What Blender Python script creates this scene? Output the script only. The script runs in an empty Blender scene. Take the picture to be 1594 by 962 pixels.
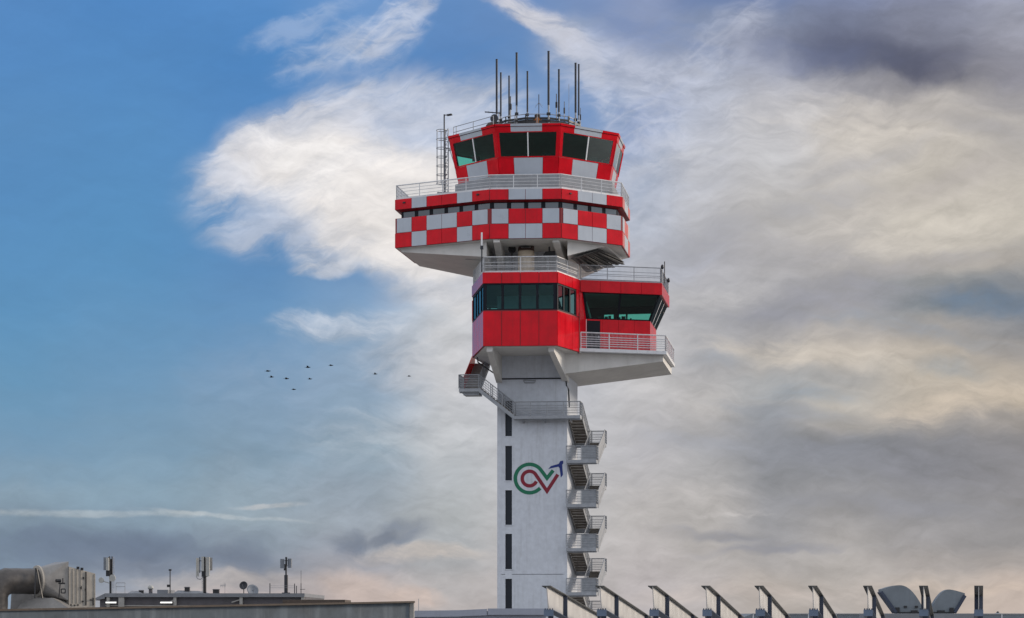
import bpy, bmesh, math, random
from mathutils import Vector, Matrix
random.seed(7)
S = bpy.context.scene
COL = S.collection

# ---------------------------------------------------------------- camera frame used to read distances off
F, CX, HZ, EZ = 3400.0, 797.0, 960.0, 12.0
def X(px, Y): return (px - CX) / F * Y
def Z(py, Y): return EZ + (HZ - py) / F * Y
def W(px, py, Y): return (X(px, Y), Y, Z(py, Y))

# ---------------------------------------------------------------- materials
def srgb(r, g, b):
    def l(c):
        c /= 255.0
        return c / 12.92 if c <= .04045 else ((c + .055) / 1.055) ** 2.4
    return (l(r), l(g), l(b), 1)

def mat(name, col, rough=.6, metal=0.0, var=.15, scale=1.2, streak=0.0, dirt=(.10, .085, .07), spec=.5, bump=0.0):
    m = bpy.data.materials.new(name); m.use_nodes = True
    nt = m.node_tree; N = nt.nodes; L = nt.links
    p = N['Principled BSDF']
    p.inputs['Roughness'].default_value = rough
    p.inputs['Metallic'].default_value = metal
    p.inputs['Specular IOR Level'].default_value = spec
    tc = N.new('ShaderNodeTexCoord')
    n = N.new('ShaderNodeTexNoise'); n.inputs['Scale'].default_value = scale; n.inputs['Detail'].default_value = 7
    n.inputs['Roughness'].default_value = .62
    L.new(tc.outputs['Object'], n.inputs['Vector'])
    mr = N.new('ShaderNodeMapRange'); mr.inputs[1].default_value = .3; mr.inputs[2].default_value = .7
    mr.inputs[3].default_value = 1 - var; mr.inputs[4].default_value = 1 + var * .6
    L.new(n.outputs['Fac'], mr.inputs[0])
    mx = N.new('ShaderNodeMix'); mx.data_type = 'RGBA'; mx.blend_type = 'MULTIPLY'; mx.inputs[0].default_value = 1
    mx.inputs[6].default_value = (*col[:3], 1)
    L.new(mr.outputs[0], mx.inputs[7])
    out = mx.outputs[2]
    if streak > 0:
        mp = N.new('ShaderNodeMapping'); mp.inputs['Scale'].default_value = (2.6, 2.6, .16)
        L.new(tc.outputs['Object'], mp.inputs['Vector'])
        s = N.new('ShaderNodeTexNoise'); s.inputs['Scale'].default_value = 1.0; s.inputs['Detail'].default_value = 6
        s.inputs['Roughness'].default_value = .7
        L.new(mp.outputs[0], s.inputs['Vector'])
        r = N.new('ShaderNodeMapRange'); r.inputs[1].default_value = .5; r.inputs[2].default_value = .78
        r.inputs[3].default_value = 0; r.inputs[4].default_value = streak
        L.new(s.outputs['Fac'], r.inputs[0])
        m2 = N.new('ShaderNodeMix'); m2.data_type = 'RGBA'
        m2.inputs[7].default_value = (*dirt, 1)
        L.new(r.outputs[0], m2.inputs[0]); L.new(out, m2.inputs[6])
        out = m2.outputs[2]
    L.new(out, p.inputs['Base Color'])
    rr = N.new('ShaderNodeMapRange'); rr.inputs[3].default_value = max(0, rough - .1); rr.inputs[4].default_value = min(1, rough + .12)
    L.new(n.outputs['Fac'], rr.inputs[0]); L.new(rr.outputs[0], p.inputs['Roughness'])
    if bump > 0:
        b = N.new('ShaderNodeBump'); b.inputs['Strength'].default_value = bump; b.inputs['Distance'].default_value = .03
        L.new(n.outputs['Fac'], b.inputs['Height']); L.new(b.outputs[0], p.inputs['Normal'])
    return m

def glass(name, tint, gloss=(.9, .9, .9), rough=.03):
    m = bpy.data.materials.new(name); m.use_nodes = True
    nt = m.node_tree; N = nt.nodes; L = nt.links
    N.remove(N['Principled BSDF'])
    t = N.new('ShaderNodeBsdfTransparent'); t.inputs[0].default_value = (*tint, 1)
    g = N.new('ShaderNodeBsdfGlossy'); g.inputs[0].default_value = (*gloss, 1); g.inputs[1].default_value = rough
    lw = N.new('ShaderNodeFresnel'); lw.inputs[0].default_value = 1.5
    tc = N.new('ShaderNodeTexCoord')
    n = N.new('ShaderNodeTexNoise'); n.inputs['Scale'].default_value = .7; n.inputs['Detail'].default_value = 2
    L.new(tc.outputs['Object'], n.inputs['Vector'])
    b = N.new('ShaderNodeBump'); b.inputs['Strength'].default_value = .12; b.inputs['Distance'].default_value = .06
    L.new(n.outputs['Fac'], b.inputs['Height']); L.new(b.outputs[0], g.inputs['Normal'])
    mx = N.new('ShaderNodeMixShader')
    L.new(lw.outputs[0], mx.inputs[0]); L.new(t.outputs[0], mx.inputs[1]); L.new(g.outputs[0], mx.inputs[2])
    L.new(mx.outputs[0], N['Material Output'].inputs[0])
    return m

M = {}
M['white'] = mat('white_render', (.55, .58, .635), .75, var=.11, scale=2.4, streak=.26, bump=.25)
M['conc'] = mat('painted_concrete', (.60, .59, .57), .8, var=.12, scale=.7, streak=.16, bump=.15)
M['red'] = mat('red_panel', (.61, .004, .014), .16, spec=.18, var=.20, scale=.8, streak=.34, dirt=(.20, .012, .014))
M['reddark'] = mat('red_joint', (.22, .006, .010), .5, var=.15)
M['gpan'] = mat('grey_white_panel', (.41, .45, .51), .3, var=.07, scale=.8, streak=.10)
M['frame'] = mat('dark_frame', (.009, .011, .017), .5, var=.2, spec=.15)
M['galv'] = mat('galvanised_steel', (.31, .325, .35), .5, metal=.35, var=.2, scale=3)
M['galvl'] = mat('light_steel', (.60, .61, .63), .5, metal=.2, var=.15, scale=3)
M['mull'] = mat('white_mullion', (.72, .73, .74), .4, var=.05)
M['interior'] = mat('interior_dark', (.12, .14, .14), .9, var=.2)
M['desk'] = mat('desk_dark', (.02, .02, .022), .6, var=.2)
M['dglass'] = mat('strip_glass', (.05, .075, .10), .08, var=.5, scale=.35, spec=1.0)
M['slit'] = mat('slit_glass', (.010, .013, .02), .3, var=.2, spec=.4)
M['glass'] = glass('teal_glass', (.36, .78, .68), gloss=(.85, .95, .98))
M['glassb'] = glass('teal_glass_pale', (.30, .60, .58), gloss=(.35, .62, .64))
M['glassd'] = glass('dark_glass', (.03, .06, .06), gloss=(.13, .16, .19))
M['black'] = mat('black_metal', (.012, .012, .015), .5, var=.2)
M['antd'] = mat('dark_antenna', (.018, .02, .028), .5, var=.2)
M['antl'] = mat('grey_mast', (.30, .30, .31), .5, metal=.3, var=.2)
M['cream'] = mat('cream_tank', (.62, .52, .40), .6, var=.12, streak=.15)
M['rust'] = mat('rusty_cap', (.075, .045, .036), .8, var=.35, scale=5)
M['orange'] = mat('orange_paint', (.42, .14, .03), .6, var=.2)
M['tread'] = mat('stair_soffit', (.26, .23, .20), .8, var=.25, scale=2.5)
M['lgreen'] = mat('logo_green', (.001, .14, .07), .6, var=.12)
M['lred'] = mat('logo_crimson', (.20, .004, .02), .6, var=.15)
M['lblue'] = mat('logo_blue', (.006, .022, .17), .6, var=.12)
M['beam'] = mat('steel_beam_web', (.58, .57, .56), .42, metal=.25, var=.14, scale=1.6, streak=.15)
M['flange'] = mat('steel_flange', (.075, .08, .082), .5, metal=.3, var=.25, scale=3)
M['bluest'] = mat('blue_grey_steel', (.115, .155, .225), .5, metal=.1, var=.15, scale=3)
M['bluedk'] = mat('dark_blue_steel', (.030, .042, .075), .5, var=.2, scale=3)
M['wallst'] = mat('stained_wall', (.085, .105, .125), .8, var=.40, scale=1.3, streak=.45, dirt=(.24, .27, .30), bump=.2)
M['coping'] = mat('rusty_coping', (.075, .055, .042), .7, var=.4, scale=4)
M['ac'] = mat('dull_aluminium', (.25, .24, .23), .5, metal=.3, var=.22, scale=2.2, streak=.25)
M['acw'] = mat('beige_sheet_panel', (.33, .30, .26), .6, var=.18, scale=3, streak=.35)
M['duct'] = mat('duct_lagging', (.075, .068, .064), .42, metal=.35, var=.30, scale=4, bump=.5)
M['roofw'] = mat('roof_fascia_grey', (.19, .20, .22), .7, var=.2, streak=.2)
M['roofd'] = mat('roof_recess', (.10, .095, .105), .8, var=.25, streak=.2)
M['post'] = mat('pale_post', (.32, .31, .29), .7, var=.2)
M['panelant'] = mat('pale_radome', (.36, .36, .34), .5, var=.12)
M['dish'] = mat('dish_grey', (.17, .19, .22), .5, var=.15)
M['bird'] = mat('bird_dark', (.01, .01, .012), .9)
M['asph'] = mat('airport_apron', (.21, .20, .19), .9, var=.35, scale=.02)
M['term'] = mat('terminal_wall', (.30, .32, .38), .7, var=.15, scale=.4, streak=.2)
M['skyl'] = mat('grey_composite', (.16, .185, .21), .55, var=.2, scale=1.4, streak=.25)
M['stripw'] = mat('glowing_white', (.8, .8, .78), .4)
p = M['stripw'].node_tree.nodes['Principled BSDF']; p.inputs['Emission Color'].default_value = (1, .98, .92, 1); p.inputs['Emission Strength'].default_value = .9  # brightness of the strips under the far roof edge put in as emission

# ---------------------------------------------------------------- mesh helper
class MB:
    def __init__(s): s.v = []; s.f = []; s.m = []
    def poly(s, pts, m=0):
        b = len(s.v); s.v += [tuple(p) for p in pts]; s.f.append(tuple(range(b, b + len(pts)))); s.m.append(m)
    def hexa(s, a, m=0):                       # a: 4 bottom + 4 top
        b = len(s.v); s.v += [tuple(p) for p in a]
        for q in ((3, 2, 1, 0), (4, 5, 6, 7), (0, 1, 5, 4), (1, 2, 6, 5), (2, 3, 7, 6), (3, 0, 4, 7)):
            s.f.append(tuple(b + i for i in q)); s.m.append(m)
    def box(s, x0, x1, y0, y1, z0, z1, m=0):
        s.hexa([(x0, y0, z0), (x1, y0, z0), (x1, y1, z0), (x0, y1, z0), (x0, y0, z1), (x1, y0, z1), (x1, y1, z1), (x0, y1, z1)], m)
    def loft(s, A, B, m=0, mt=None):           # two equal rings
        n = len(A); b = len(s.v); s.v += [tuple(p) for p in A] + [tuple(p) for p in B]
        s.f.append(tuple(b + i for i in reversed(range(n)))); s.m.append(m)
        s.f.append(tuple(b + n + i for i in range(n))); s.m.append(m if mt is None else mt)
        for i in range(n):
            j = (i + 1) % n
            s.f.append((b + i, b + j, b + n + j, b + n + i)); s.m.append(m)
    def prism(s, poly, z0, z1, m=0):
        s.loft([(p[0], p[1], z0) for p in poly], [(p[0], p[1], z1) for p in poly], m)
    def patch(s, q, u0, u1, v0, v1, o0, o1, m=0):   # a box on a quad q = (BL, BR, TR, TL), o = outward
        BL, BR, TR, TL = [Vector(p) for p in q]
        n = (BR - BL).cross(TL - BL).normalized()
        def P(u, v): return (BL * (1 - u) + BR * u) * (1 - v) + (TL * (1 - u) + TR * u) * v
        c = [P(u0, v0), P(u1, v0), P(u1, v1), P(u0, v1)]
        s.hexa([p + n * o0 for p in c] + [p + n * o1 for p in c], m)
    def tube(s, p, q, r, m=0, n=6, r2=None):
        p = Vector(p); q = Vector(q); d = q - p
        if d.length < 1e-6: return
        d.normalize(); a = d.orthogonal().normalized(); c = d.cross(a)
        r2 = r if r2 is None else r2
        A = [p + (a * math.cos(t) + c * math.sin(t)) * r for t in [2 * math.pi * i / n for i in range(n)]]
        B = [q + (a * math.cos(t) + c * math.sin(t)) * r2 for t in [2 * math.pi * i / n for i in range(n)]]
        s.loft(A, B, m)
    def path(s, pts, r, m=0, n=6):
        for a, b in zip(pts, pts[1:]): s.tube(a, b, r, m, n)
    def bar(s, p, q, w, h, m=0):               # rectangular bar, h vertical
        p = Vector(p); q = Vector(q); d = (q - p).normalized(); up = Vector((0, 0, 1))
        a = d.cross(up)
        a = Vector((1, 0, 0)) if a.length < 1e-4 else a.normalized()
        c = a.cross(d).normalized()
        o = [(-1, -1), (1, -1), (1, 1), (-1, 1)]
        s.loft([p + a * w / 2 * i + c * h / 2 * j for i, j in o], [q + a * w / 2 * i + c * h / 2 * j for i, j in o], m)
    def lathe(s, c, axis, prof, m=0, n=20):    # prof: (radius, along axis)
        c = Vector(c); d = Vector(axis).normalized(); a = d.orthogonal().normalized(); e = d.cross(a)
        b = len(s.v)
        for r, h in prof:
            for i in range(n):
                t = 2 * math.pi * i / n
                s.v.append(tuple(c + d * h + (a * math.cos(t) + e * math.sin(t)) * max(r, 1e-4)))
        for k in range(len(prof) - 1):
            for i in range(n):
                j = (i + 1) % n
                s.f.append((b + k * n + i, b + k * n + j, b + (k + 1) * n + j, b + (k + 1) * n + i)); s.m.append(m)
        s.f.append(tuple(b + i for i in reversed(range(n)))); s.m.append(m)
        s.f.append(tuple(b + (len(prof) - 1) * n + i for i in range(n))); s.m.append(m)
    def build(s, name, mats, parent=None, org=None, smooth=False):
        if not isinstance(mats, (list, tuple)): mats = [mats]
        if parent is not None:
            org = Vector((0, 0, 0)); q = parent
            while q is not None: org = org + q.location; q = q.parent
        elif org is None: org = Vector((0, 0, 0))
        org = Vector(org)
        me = bpy.data.meshes.new(name)
        me.from_pydata([tuple(Vector(p) - org) for p in s.v], [], s.f)
        for k in mats: me.materials.append(M[k])
        for i, pl in enumerate(me.polygons): pl.material_index = s.m[i]
        bm = bmesh.new(); bm.from_mesh(me)
        bmesh.ops.recalc_face_normals(bm, faces=bm.faces)
        bm.to_mesh(me); bm.free()
        if smooth:
            for pl in me.polygons: pl.use_smooth = len(pl.vertices) == 4
        o = bpy.data.objects.new(name, me); COL.objects.link(o)
        if parent is not None: o.parent = parent
        else: o.location = org
        return o

def empty(name, loc, parent=None):
    o = bpy.data.objects.new(name, None); COL.objects.link(o); o.empty_display_size = .2
    o.location = loc
    if parent is not None: o.parent = parent; 
    return o
def tag(o, label, cat, group=None, kind=None):
    if label: o['label'] = label
    if cat: o['category'] = cat
    if group: o['group'] = group
    if kind: o['kind'] = kind
    return o
def quad(P, Q, z0, z1, P2=None, Q2=None):      # wall quad seen from outside, P -> Q with the outside on the right hand
    P2 = P2 or P; Q2 = Q2 or Q
    return ((P[0], P[1], z0), (Q[0], Q[1], z0), (Q2[0], Q2[1], z1), (P2[0], P2[1], z1))
def inset(poly, d):
    n = len(poly); out = []
    L = []
    for i in range(n):
        p = Vector(poly[i]); q = Vector(poly[(i + 1) % n]); e = (q - p).normalized()
        nn = Vector((e.y, -e.x)); L.append((p - nn * d, e))
    for i in range(n):
        p, e = L[i - 1]; q, g = L[i]
        den = e.x * g.y - e.y * g.x
        if abs(den) < 1e-6: out.append((q.x, q.y)); continue
        t = ((q.x - p.x) * g.y - (q.y - p.y) * g.x) / den
        r = p + e * t; out.append((r.x, r.y))
    return out
def edges(poly): return [(poly[i], poly[(i + 1) % len(poly)]) for i in range(len(poly))]

def railing(mb, pts, h=1.1, post=1.5, rails=(.42, .72), bars=0.0, kick=0.0, m=0, pr=.034, rr=.02, tr=.036):
    for a, b in zip(pts, pts[1:]):
        a = Vector(a); b = Vector(b); d = b - a; n = max(1, round(d.length / post))
        for i in range(n + 1):
            p = a + d * i / n
            mb.tube(p, p + Vector((0, 0, h)), pr, m, 5)
        u = Vector((0, 0, 1))
        mb.tube(a + u * h, b + u * h, tr, m, 6)
        for r in rails: mb.tube(a + u * r, b + u * r, rr, m, 5)
        if kick: mb.bar(a + u * kick / 2, b + u * kick / 2, .02, kick, m)
        if bars:
            k = int(d.length / bars)
            for i in range(1, k):
                p = a + d * i / k
                mb.bar(p + u * .06, p + u * (h - .03), .014, .014, m)

# ================================================================ CONTROL TOWER
tower = empty('control_tower', (1.8, 178, 0))
tag(tower, 'tall white airport control tower with red and white chequered cab and decks', 'control tower')

# ---- shaft
sFL = (X(774, 176.7), 176.7); sFR = (X(883, 176.0), 176.0); sBR = (X(899, 182.4), 182.4)
sBL = (sFL[0] + sBR[0] - sFR[0], sFL[1] + sBR[1] - sFR[1])
spoly = [sFL, sFR, sBR, sBL]
core = inset(spoly, .32)
mb = MB()
zt = Z(293, 170) - .3
mb.prism([core[0], core[1], core[2], core[3]], 0, zt)
def spt(px, py):                                # pixel -> (u, z) on the shaft front
    u = (px - 774) / 109.0; Y = 176.7 - .7 * u
    return u, Z(py, Y)
q = quad(sFL, sFR, 0, 1)
H1 = lambda z: z
wz = [(Z(b, 176.6), Z(t, 176.6)) for t, b in ((624, 679), (694, 748), (763, 817), (831, 886), (901, 953))]
for k in range(3):
    a, b = wz[-1]; d = wz[3][0] - wz[4][0]
    if a - d > .5: wz.append((a - d, b - d))
u0, u1 = spt(786.5, 0)[0], spt(797, 0)[0]
jz = Z(894, 176.3)
for za, zb in ((0, jz - .02), (jz + .02, zt)):
    mb.patch(q, 0, u0, za, zb, -.30, 0)
    mb.patch(q, u1, 1, za, zb, -.30, 0)
prev = zt
for a, b in wz:
    mb.patch(q, u0, u1, b, prev, -.30, 0); prev = a
mb.patch(q, u0, u1, 0, prev, -.30, 0)
for P, Q in ((sFR, sBR), (sBR, sBL), (sBL, sFL)):
    mb.patch(quad(P, Q, 0, 1), 0.0, 1.0, 0, zt, -.30, -.002)
shaft = mb.build('shaft', 'white', tower)
for a, b in wz:
    w = MB(); w.patch(q, u0, u1, a, b, -.29, -.24); w.build('slit_window', 'slit', shaft)
    s_ = MB(); s_.patch(q, u0 - .012, u1 + .012, a - .06, a, -.25, .05); s_.build('window_sill', 'white', shaft)

# logo painted on the shaft
def stroke(mb, pts, w, m, end_dir=None):
    n = len(pts); Lp = []; Rp = []
    for i, p in enumerate(pts):
        p = Vector(p)
        d0 = (p - Vector(pts[i - 1])).normalized() if i else None
        d1 = (Vector(pts[i + 1]) - p).normalized() if i < n - 1 else None
        if d0 is None: d0 = d1
        if d1 is None: d1 = d0
        t = (d0 + d1).normalized(); nn = Vector((-t.y, t.x)); n0 = Vector((-d0.y, d0.x))
        k = w / 2 / max(.3, nn.dot(n0))
        Lp.append(p + nn * k); Rp.append(p - nn * k)
    for i in range(n - 1):
        mb.poly([s3(Lp[i]), s3(Lp[i + 1]), s3(Rp[i + 1]), s3(Rp[i])], m)
def s3(p):                                      # logo drawing units -> shaft face, 10.69 units per pixel
    u, z = spt(780 + p[0] / 10.69, 700 + p[1] / 10.69)
    e = Vector((sFR[0] - sFL[0], sFR[1] - sFL[1])); nn = Vector((e.y, -e.x)).normalized()
    return (sFL[0] + e.x * u + nn.x * .012, sFL[1] + e.y * u + nn.y * .012, z)
def arc(r, a0, a1, n=30): return [(475 + r * math.cos(math.radians(a0 + (a1 - a0) * i / n)), 480 - r * math.sin(math.radians(a0 + (a1 - a0) * i / n))) for i in range(n + 1)]
lg = MB(); stroke(lg, arc(237, -42, -322) + [(765, 474), (868, 345)], 60, 0)
lg.build('emblem_green_ring', 'lgreen', shaft)
lg = MB(); stroke(lg, arc(122, -22, -322) + [(765, 690), (945, 412)], 58, 0)
lg.build('emblem_crimson_check', 'lred', shaft)
lg = MB()
lg.poly([s3(p) for p in ((785, 322), (830, 272), (958, 236), (955, 283), (880, 298))])
lg.poly([s3(p) for p in ((958, 236), (985, 190), (1035, 180), (1035, 225), (1018, 252), (955, 283))])
lg.poly([s3(p) for p in ((955, 283), (1018, 252), (1030, 420), (995, 465), (974, 310))])
lg.build('emblem_blue_arrow', 'lblue', shaft)

# conduit + lamp on the shaft
def sp3(px, py, off):
    u, z = spt(px, py); e = Vector((sFR[0] - sFL[0], sFR[1] - sFL[1])); nn = Vector((e.y, -e.x)).normalized()
    return (sFL[0] + e.x * u + nn.x * off, sFL[1] + e.y * u + nn.y * off, z)
mb = MB(); mb.path([W(743, 556, 174.0), W(744, 564, 174.0), W(772, 583, 176.2), sp3(776, 590, .06), sp3(881, 589, .06), sp3(882, 600, .06), (sFR[0] + .12, sFR[1] + .4, Z(606, 176)), (sFR[0] + .2, sFR[1] + .9, Z(632, 176))], .055, 0, 6)
mb.build('cable_conduit', 'black', shaft)
mb = MB(); mb.path([sp3(815, 592, .1), sp3(817, 596, .12), sp3(832, 596, .12), sp3(834, 592.5, .12), sp3(816, 592, .12)], .035, 0, 6)
mb.build('wall_lamp', 'galv', shaft)

# ---- equipment floor (big chequered ring)
eV = [(X(615, 174.65), 174.65), (X(762, 170.4), 170.4), (X(874, 170), 170.0), (X(969, 173.45), 173.45), (X(980.5, 179.3), 179.3),
      (5.9, 185.6), (-1.2, 187.4), (X(645.5, 182.2), 182.2)]
zD = Z(293, 170); zF = Z(309.7, 170); zB = Z(323.5, 170); zM = Z(347, 170); zS = Z(370.5, 170)
body = MB()
rec = inset(eV, .45)
body.prism(inset(eV, .02), zF, zD - .03, 0)
body.loft([(p[0], p[1], zF - .12) for p in inset(eV, .40)], [(p[0], p[1], zF - .004) for p in inset(eV, .03)], 0)
body.prism(rec, zB - .1, zF - .1, 1)
body.prism(inset(eV, .02), zS, zB, 0)
floor_ = body.build('equipment_floor', ['reddark', 'frame'], tower)
dkk = MB(); dkk.prism(inset(eV, .2), zD - .028, zD - .005); dkk.build('deck_surface', 'conc', floor_)
pan = MB()
pats = {6: ('RWRRWR', 'WRWWRW', 'RWRRWR'), 4: ('RWWR', 'WRRW', 'RWWR')}
for i, (P, Q) in enumerate(edges(eV)):
    L_ = (Vector(Q) - Vector(P)).length
    n = 6 if i in (0, 5) else 4
    a, b, c = pats[n]
    mg = .16 / L_
    for r, (z0, z1, pt) in enumerate(((zF, zD, a), (zM, zB, b), (zS, zM, c))):
        qd = quad(P, Q, z0, z1)
        for k, ch in enumerate(pt):
            ua = mg + (1 - 2 * mg) * k / n; ub = mg + (1 - 2 * mg) * (k + 1) / n
            if k == 0 and (ch == 'R' or r == 0): ua = .002
            if k == n - 1 and (ch == 'R' or r == 0): ub = .998
            g = .018 / L_
            pan.patch(qd, ua + g, ub - g, .018, .982, -.04, .012 + .004 * ((k + r) % 2), 1 if ch == 'W' else 0)
pan.build('chequered_cladding', ['red', 'gpan'], floor_)
for i, (P, Q) in enumerate(edges(rec)):
    L_ = (Vector(Q) - Vector(P)).length; n = 6 if i in (0, 5) else 4
    for k in range(n):
        w = MB(); qd = quad(P, Q, zB + .02, zF - .13)
        w.patch(qd, (k + .17) / n, (k + .92) / n, .10, .90, -.02, .03, 0)
        w.build('strip_window', 'dglass', floor_)
rl = MB()
ins = inset(eV, .10)
ring = [(p[0], p[1], zD) for p in ins]; ring.append(ring[0])
railing(rl, ring, 1.12, 2.0, rails=(.33, .60, .85), bars=.085, kick=.14, tr=.045)
rl.build('deck_railing', 'galvl', floor_)
# small lamp on the end strip window (lit sliver) and bird droppings-like vents on fascia
for i, u in ((0, .1), (0, .88), (2, .14)):
    P, Q = edges(eV)[i]; vt = MB()
    vt.patch(quad(P, Q, zF, zD), u - .012, u + .014, .55, .68, .0, .10, 0)
    vt.build('fascia_spout', 'black', floor_)

# underside: soffit slab, wedge cantilevers, brackets
so = MB()
so.prism(inset(eV, .14), zS - .03, zS - .004)
so.build('soffit_slab', 'conc', floor_)
zs = zS - .03
def wedge(mb, a, b, c, d, za, zb, zt2, m=0):    # a tip-front, b root-front, c root-back, d tip-back; za tip depth, zb root depth
    mb.hexa([(a[0], a[1], zt2 - za), (b[0], b[1], zt2 - zb), (c[0], c[1], zt2 - zb), (d[0], d[1], zt2 - za),
             (a[0], a[1], zt2), (b[0], b[1], zt2), (c[0], c[1], zt2), (d[0], d[1], zt2)], m)
i7 = inset(eV, .45)
wd = MB()
wedge(wd, i7[0], (-2.0, 171.35), (-.9, 184.8), i7[7], .25, 1.22, zs)
wd.build('cantilever_wedge', 'conc', floor_)
wd = MB()
wd.hexa([(4.35, 171.2, zs - 1.15), (7.45, 173.4, zs - .04), (9.0, 179.0, zs - .25), (5.0, 183.0, zs - 1.45),
         (4.35, 171.2, zs), (7.5, 173.4, zs), (9.05, 179.0, zs), (5.0, 183.0, zs)])
wd.build('cantilever_wedge', 'conc', floor_)
# dark netting with ragged ends slung under the right cantilever
nt_ = MB()
for k in range(26):
    t = k / 25.0
    a = Vector((4.75, 171.6, zs - 1.15)).lerp(Vector((6.9, 173.05, zs - .22)), t); b = Vector((6.3, 178.3, zs - 1.18)).lerp(Vector((8.7, 178.6, zs - .34)), t)
    b = b + Vector((random.uniform(-.3, .9), random.uniform(-.6, .5), random.uniform(-.12, .05)))
    a.z -= .13; b.z -= .10
    nt_.bar(a, b, .27, .03)
for k in range(7):
    t = k / 6.0
    a = Vector((4.75, 171.6, zs - 1.29)).lerp(Vector((6.3, 178.3, zs - 1.31)), t); b = Vector((6.9, 173.05, zs - .36)).lerp(Vector((8.5, 178.6, zs - .47)), t)
    nt_.bar(a, b, .45, .025)
nt_.build('underside_netting', 'black', floor_)
def bracket(mb, p, q, w, zt2, z0, z1):          # tip p, root q: height at the tip z0, at the root z1
    p = Vector(p); q = Vector(q); d = (q - p).normalized(); n = Vector((-d.y, d.x)) * w / 2
    mb.hexa([(*(p - n), zt2 - z0), (*(p + n), zt2 - z0), (*(q + n), zt2 - z1), (*(q - n), zt2 - z1),
             (*(p - n), zt2), (*(p + n), zt2), (*(q + n), zt2), (*(q - n), zt2)])
for pa, pb in ((773, 781), (865, 880)):
    b = MB(); bracket(b, (X(pa, 170.5), 170.5), (X(pb, 176.1), 176.1), .5, zs, .22, 1.5); b.build('support_bracket', 'conc', floor_)
# grey plinth, extra upstand at the left, kerb on the deck
pl_ = MB()

# ---- control cab
cT = [(X(699, 176.0), 176.0), (X(770, 171.7), 171.7), (X(872.6, 171.3), 171.3), (X(962, 174.9), 174.9), (X(972, 179.9), 179.9),
      (6.0, 184.9), (-.9, 184.0), (-5.0, 180.3)]
cC = (2.0, 178.4)
zR = Z(191.5, 171.3); zH = Z(203, 171.3); zW = Z(244.5, 171.9); zP = zD + 1.5
def cab_ring(z, off=0.0):
    s = 1 - .0285 * (zR - z)
    return [(cC[0] + (p[0] - cC[0]) * s, cC[1] + (p[1] - cC[1]) * s) for p in cT]
plin = [(cC[0] + (p[0] - cC[0]) * .93, cC[1] + (p[1] - cC[1]) * .93) for p in cT]
pl_.prism(plin, zD - .03, zP)
pl_.box(X(681, 177.5), -2.5, 176.6, 180.0, zD - .004, zP - .5)
pl_.build('deck_plinth', 'roofw', floor_)
def r3(r, z): return [(p[0], p[1], z) for p in r]
cb = MB()
cb.loft(r3(inset(cab_ring(zP), .05), zP), r3(inset(cab_ring(zW), .05), zW), 0)
cb.loft(r3(inset(cab_ring(zH), .05), zH), r3(inset(cab_ring(zR), .04), zR - .02), 0)
cb.prism(inset(cab_ring(zR), .35), zR - .02, zR + .12, 1)
cab = cb.build('control_cab', ['reddark', 'roofw'], tower)
ci = MB(); ci.prism(inset(cab_ring(zH), .25), zH - .03, zH + .05)
ci.build('cab_ceiling', 'interior', cab)
cp = MB(); cs = MB(); po = MB()
for i, (k) in enumerate(range(8)):
    j = (i + 1) % 8
    def qq(z0, z1):
        a = cab_ring(z0); b = cab_ring(z1)
        return ((*a[i], z0), (*a[j], z0), (*b[j], z1), (*b[i], z1))
    for u0_, u1_, m in ((.0, .26, 0), (.26, .74, 1), (.74, 1.0, 0)):
        cp.patch(qq(zP, zW), u0_ + .003, u1_ - .003, .0, .985, -.06, .012 if m else .02, m)
    for u0_, u1_, m in ((.0, .24, 0), (.24, .72, 1), (.72, 1.0, 0)):
        cs.patch(qq(zH, zR), u0_, u1_, .0, .62, -.05, .03, m)
        cs.patch(qq(zH, zR), u0_, u1_, .70, 1.0, -.05, .09, m)
    w = qq(zW, zH)
    po.patch(w, -.01, .055, 0, 1, -.16, .025, 0); po.patch(w, .945, 1.01, 0, 1, -.16, .025, 0)
    po.patch(w, .055, .945, 0, .045, -.12, .02, 0); po.patch(w, .055, .945, .965, 1, -.12, .02, 0)
    for a, b in ((.055, .497), (.503, .945)):
        g = MB(); BL, BR, TR, TL = [Vector(p) for p in w]
        def P(u, v): return (BL * (1 - u) + BR * u) * (1 - v) + (TL * (1 - u) + TR * u) * v
        g.poly([P(a, .045), P(b, .045), P(b, .965), P(a, .965)]); g.build('window_pane', 'glass', cab)
    mu = MB(); mu.patch(w, .491, .509, .045, .965, -.02, .05, 0); mu.build('mullion', 'mull', cab)
cp.build('chequered_spandrel', ['red', 'gpan'], cab)
cs.build('roof_fascia', ['red', 'gpan'], cab)
po.build('window_frame', 'red', cab)
dk = MB()
for i in range(8):
    a = inset(cab_ring(zW), 1.0); P, Q = edges(a)[i]
    dk.patch(quad(P, Q, zW - .02, zW + .04), .05, .95, 0, 1, -.5, 0, 0)
for px, Y in ((741, 174.2), (820, 173.2), (850, 173.0), (925, 174.5)):
    dk.box(X(px, Y) - .3, X(px, Y) + .3, Y, Y + .12, zW + .15, zW + .55)
dk.build('control_desk', 'desk', cab)

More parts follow.
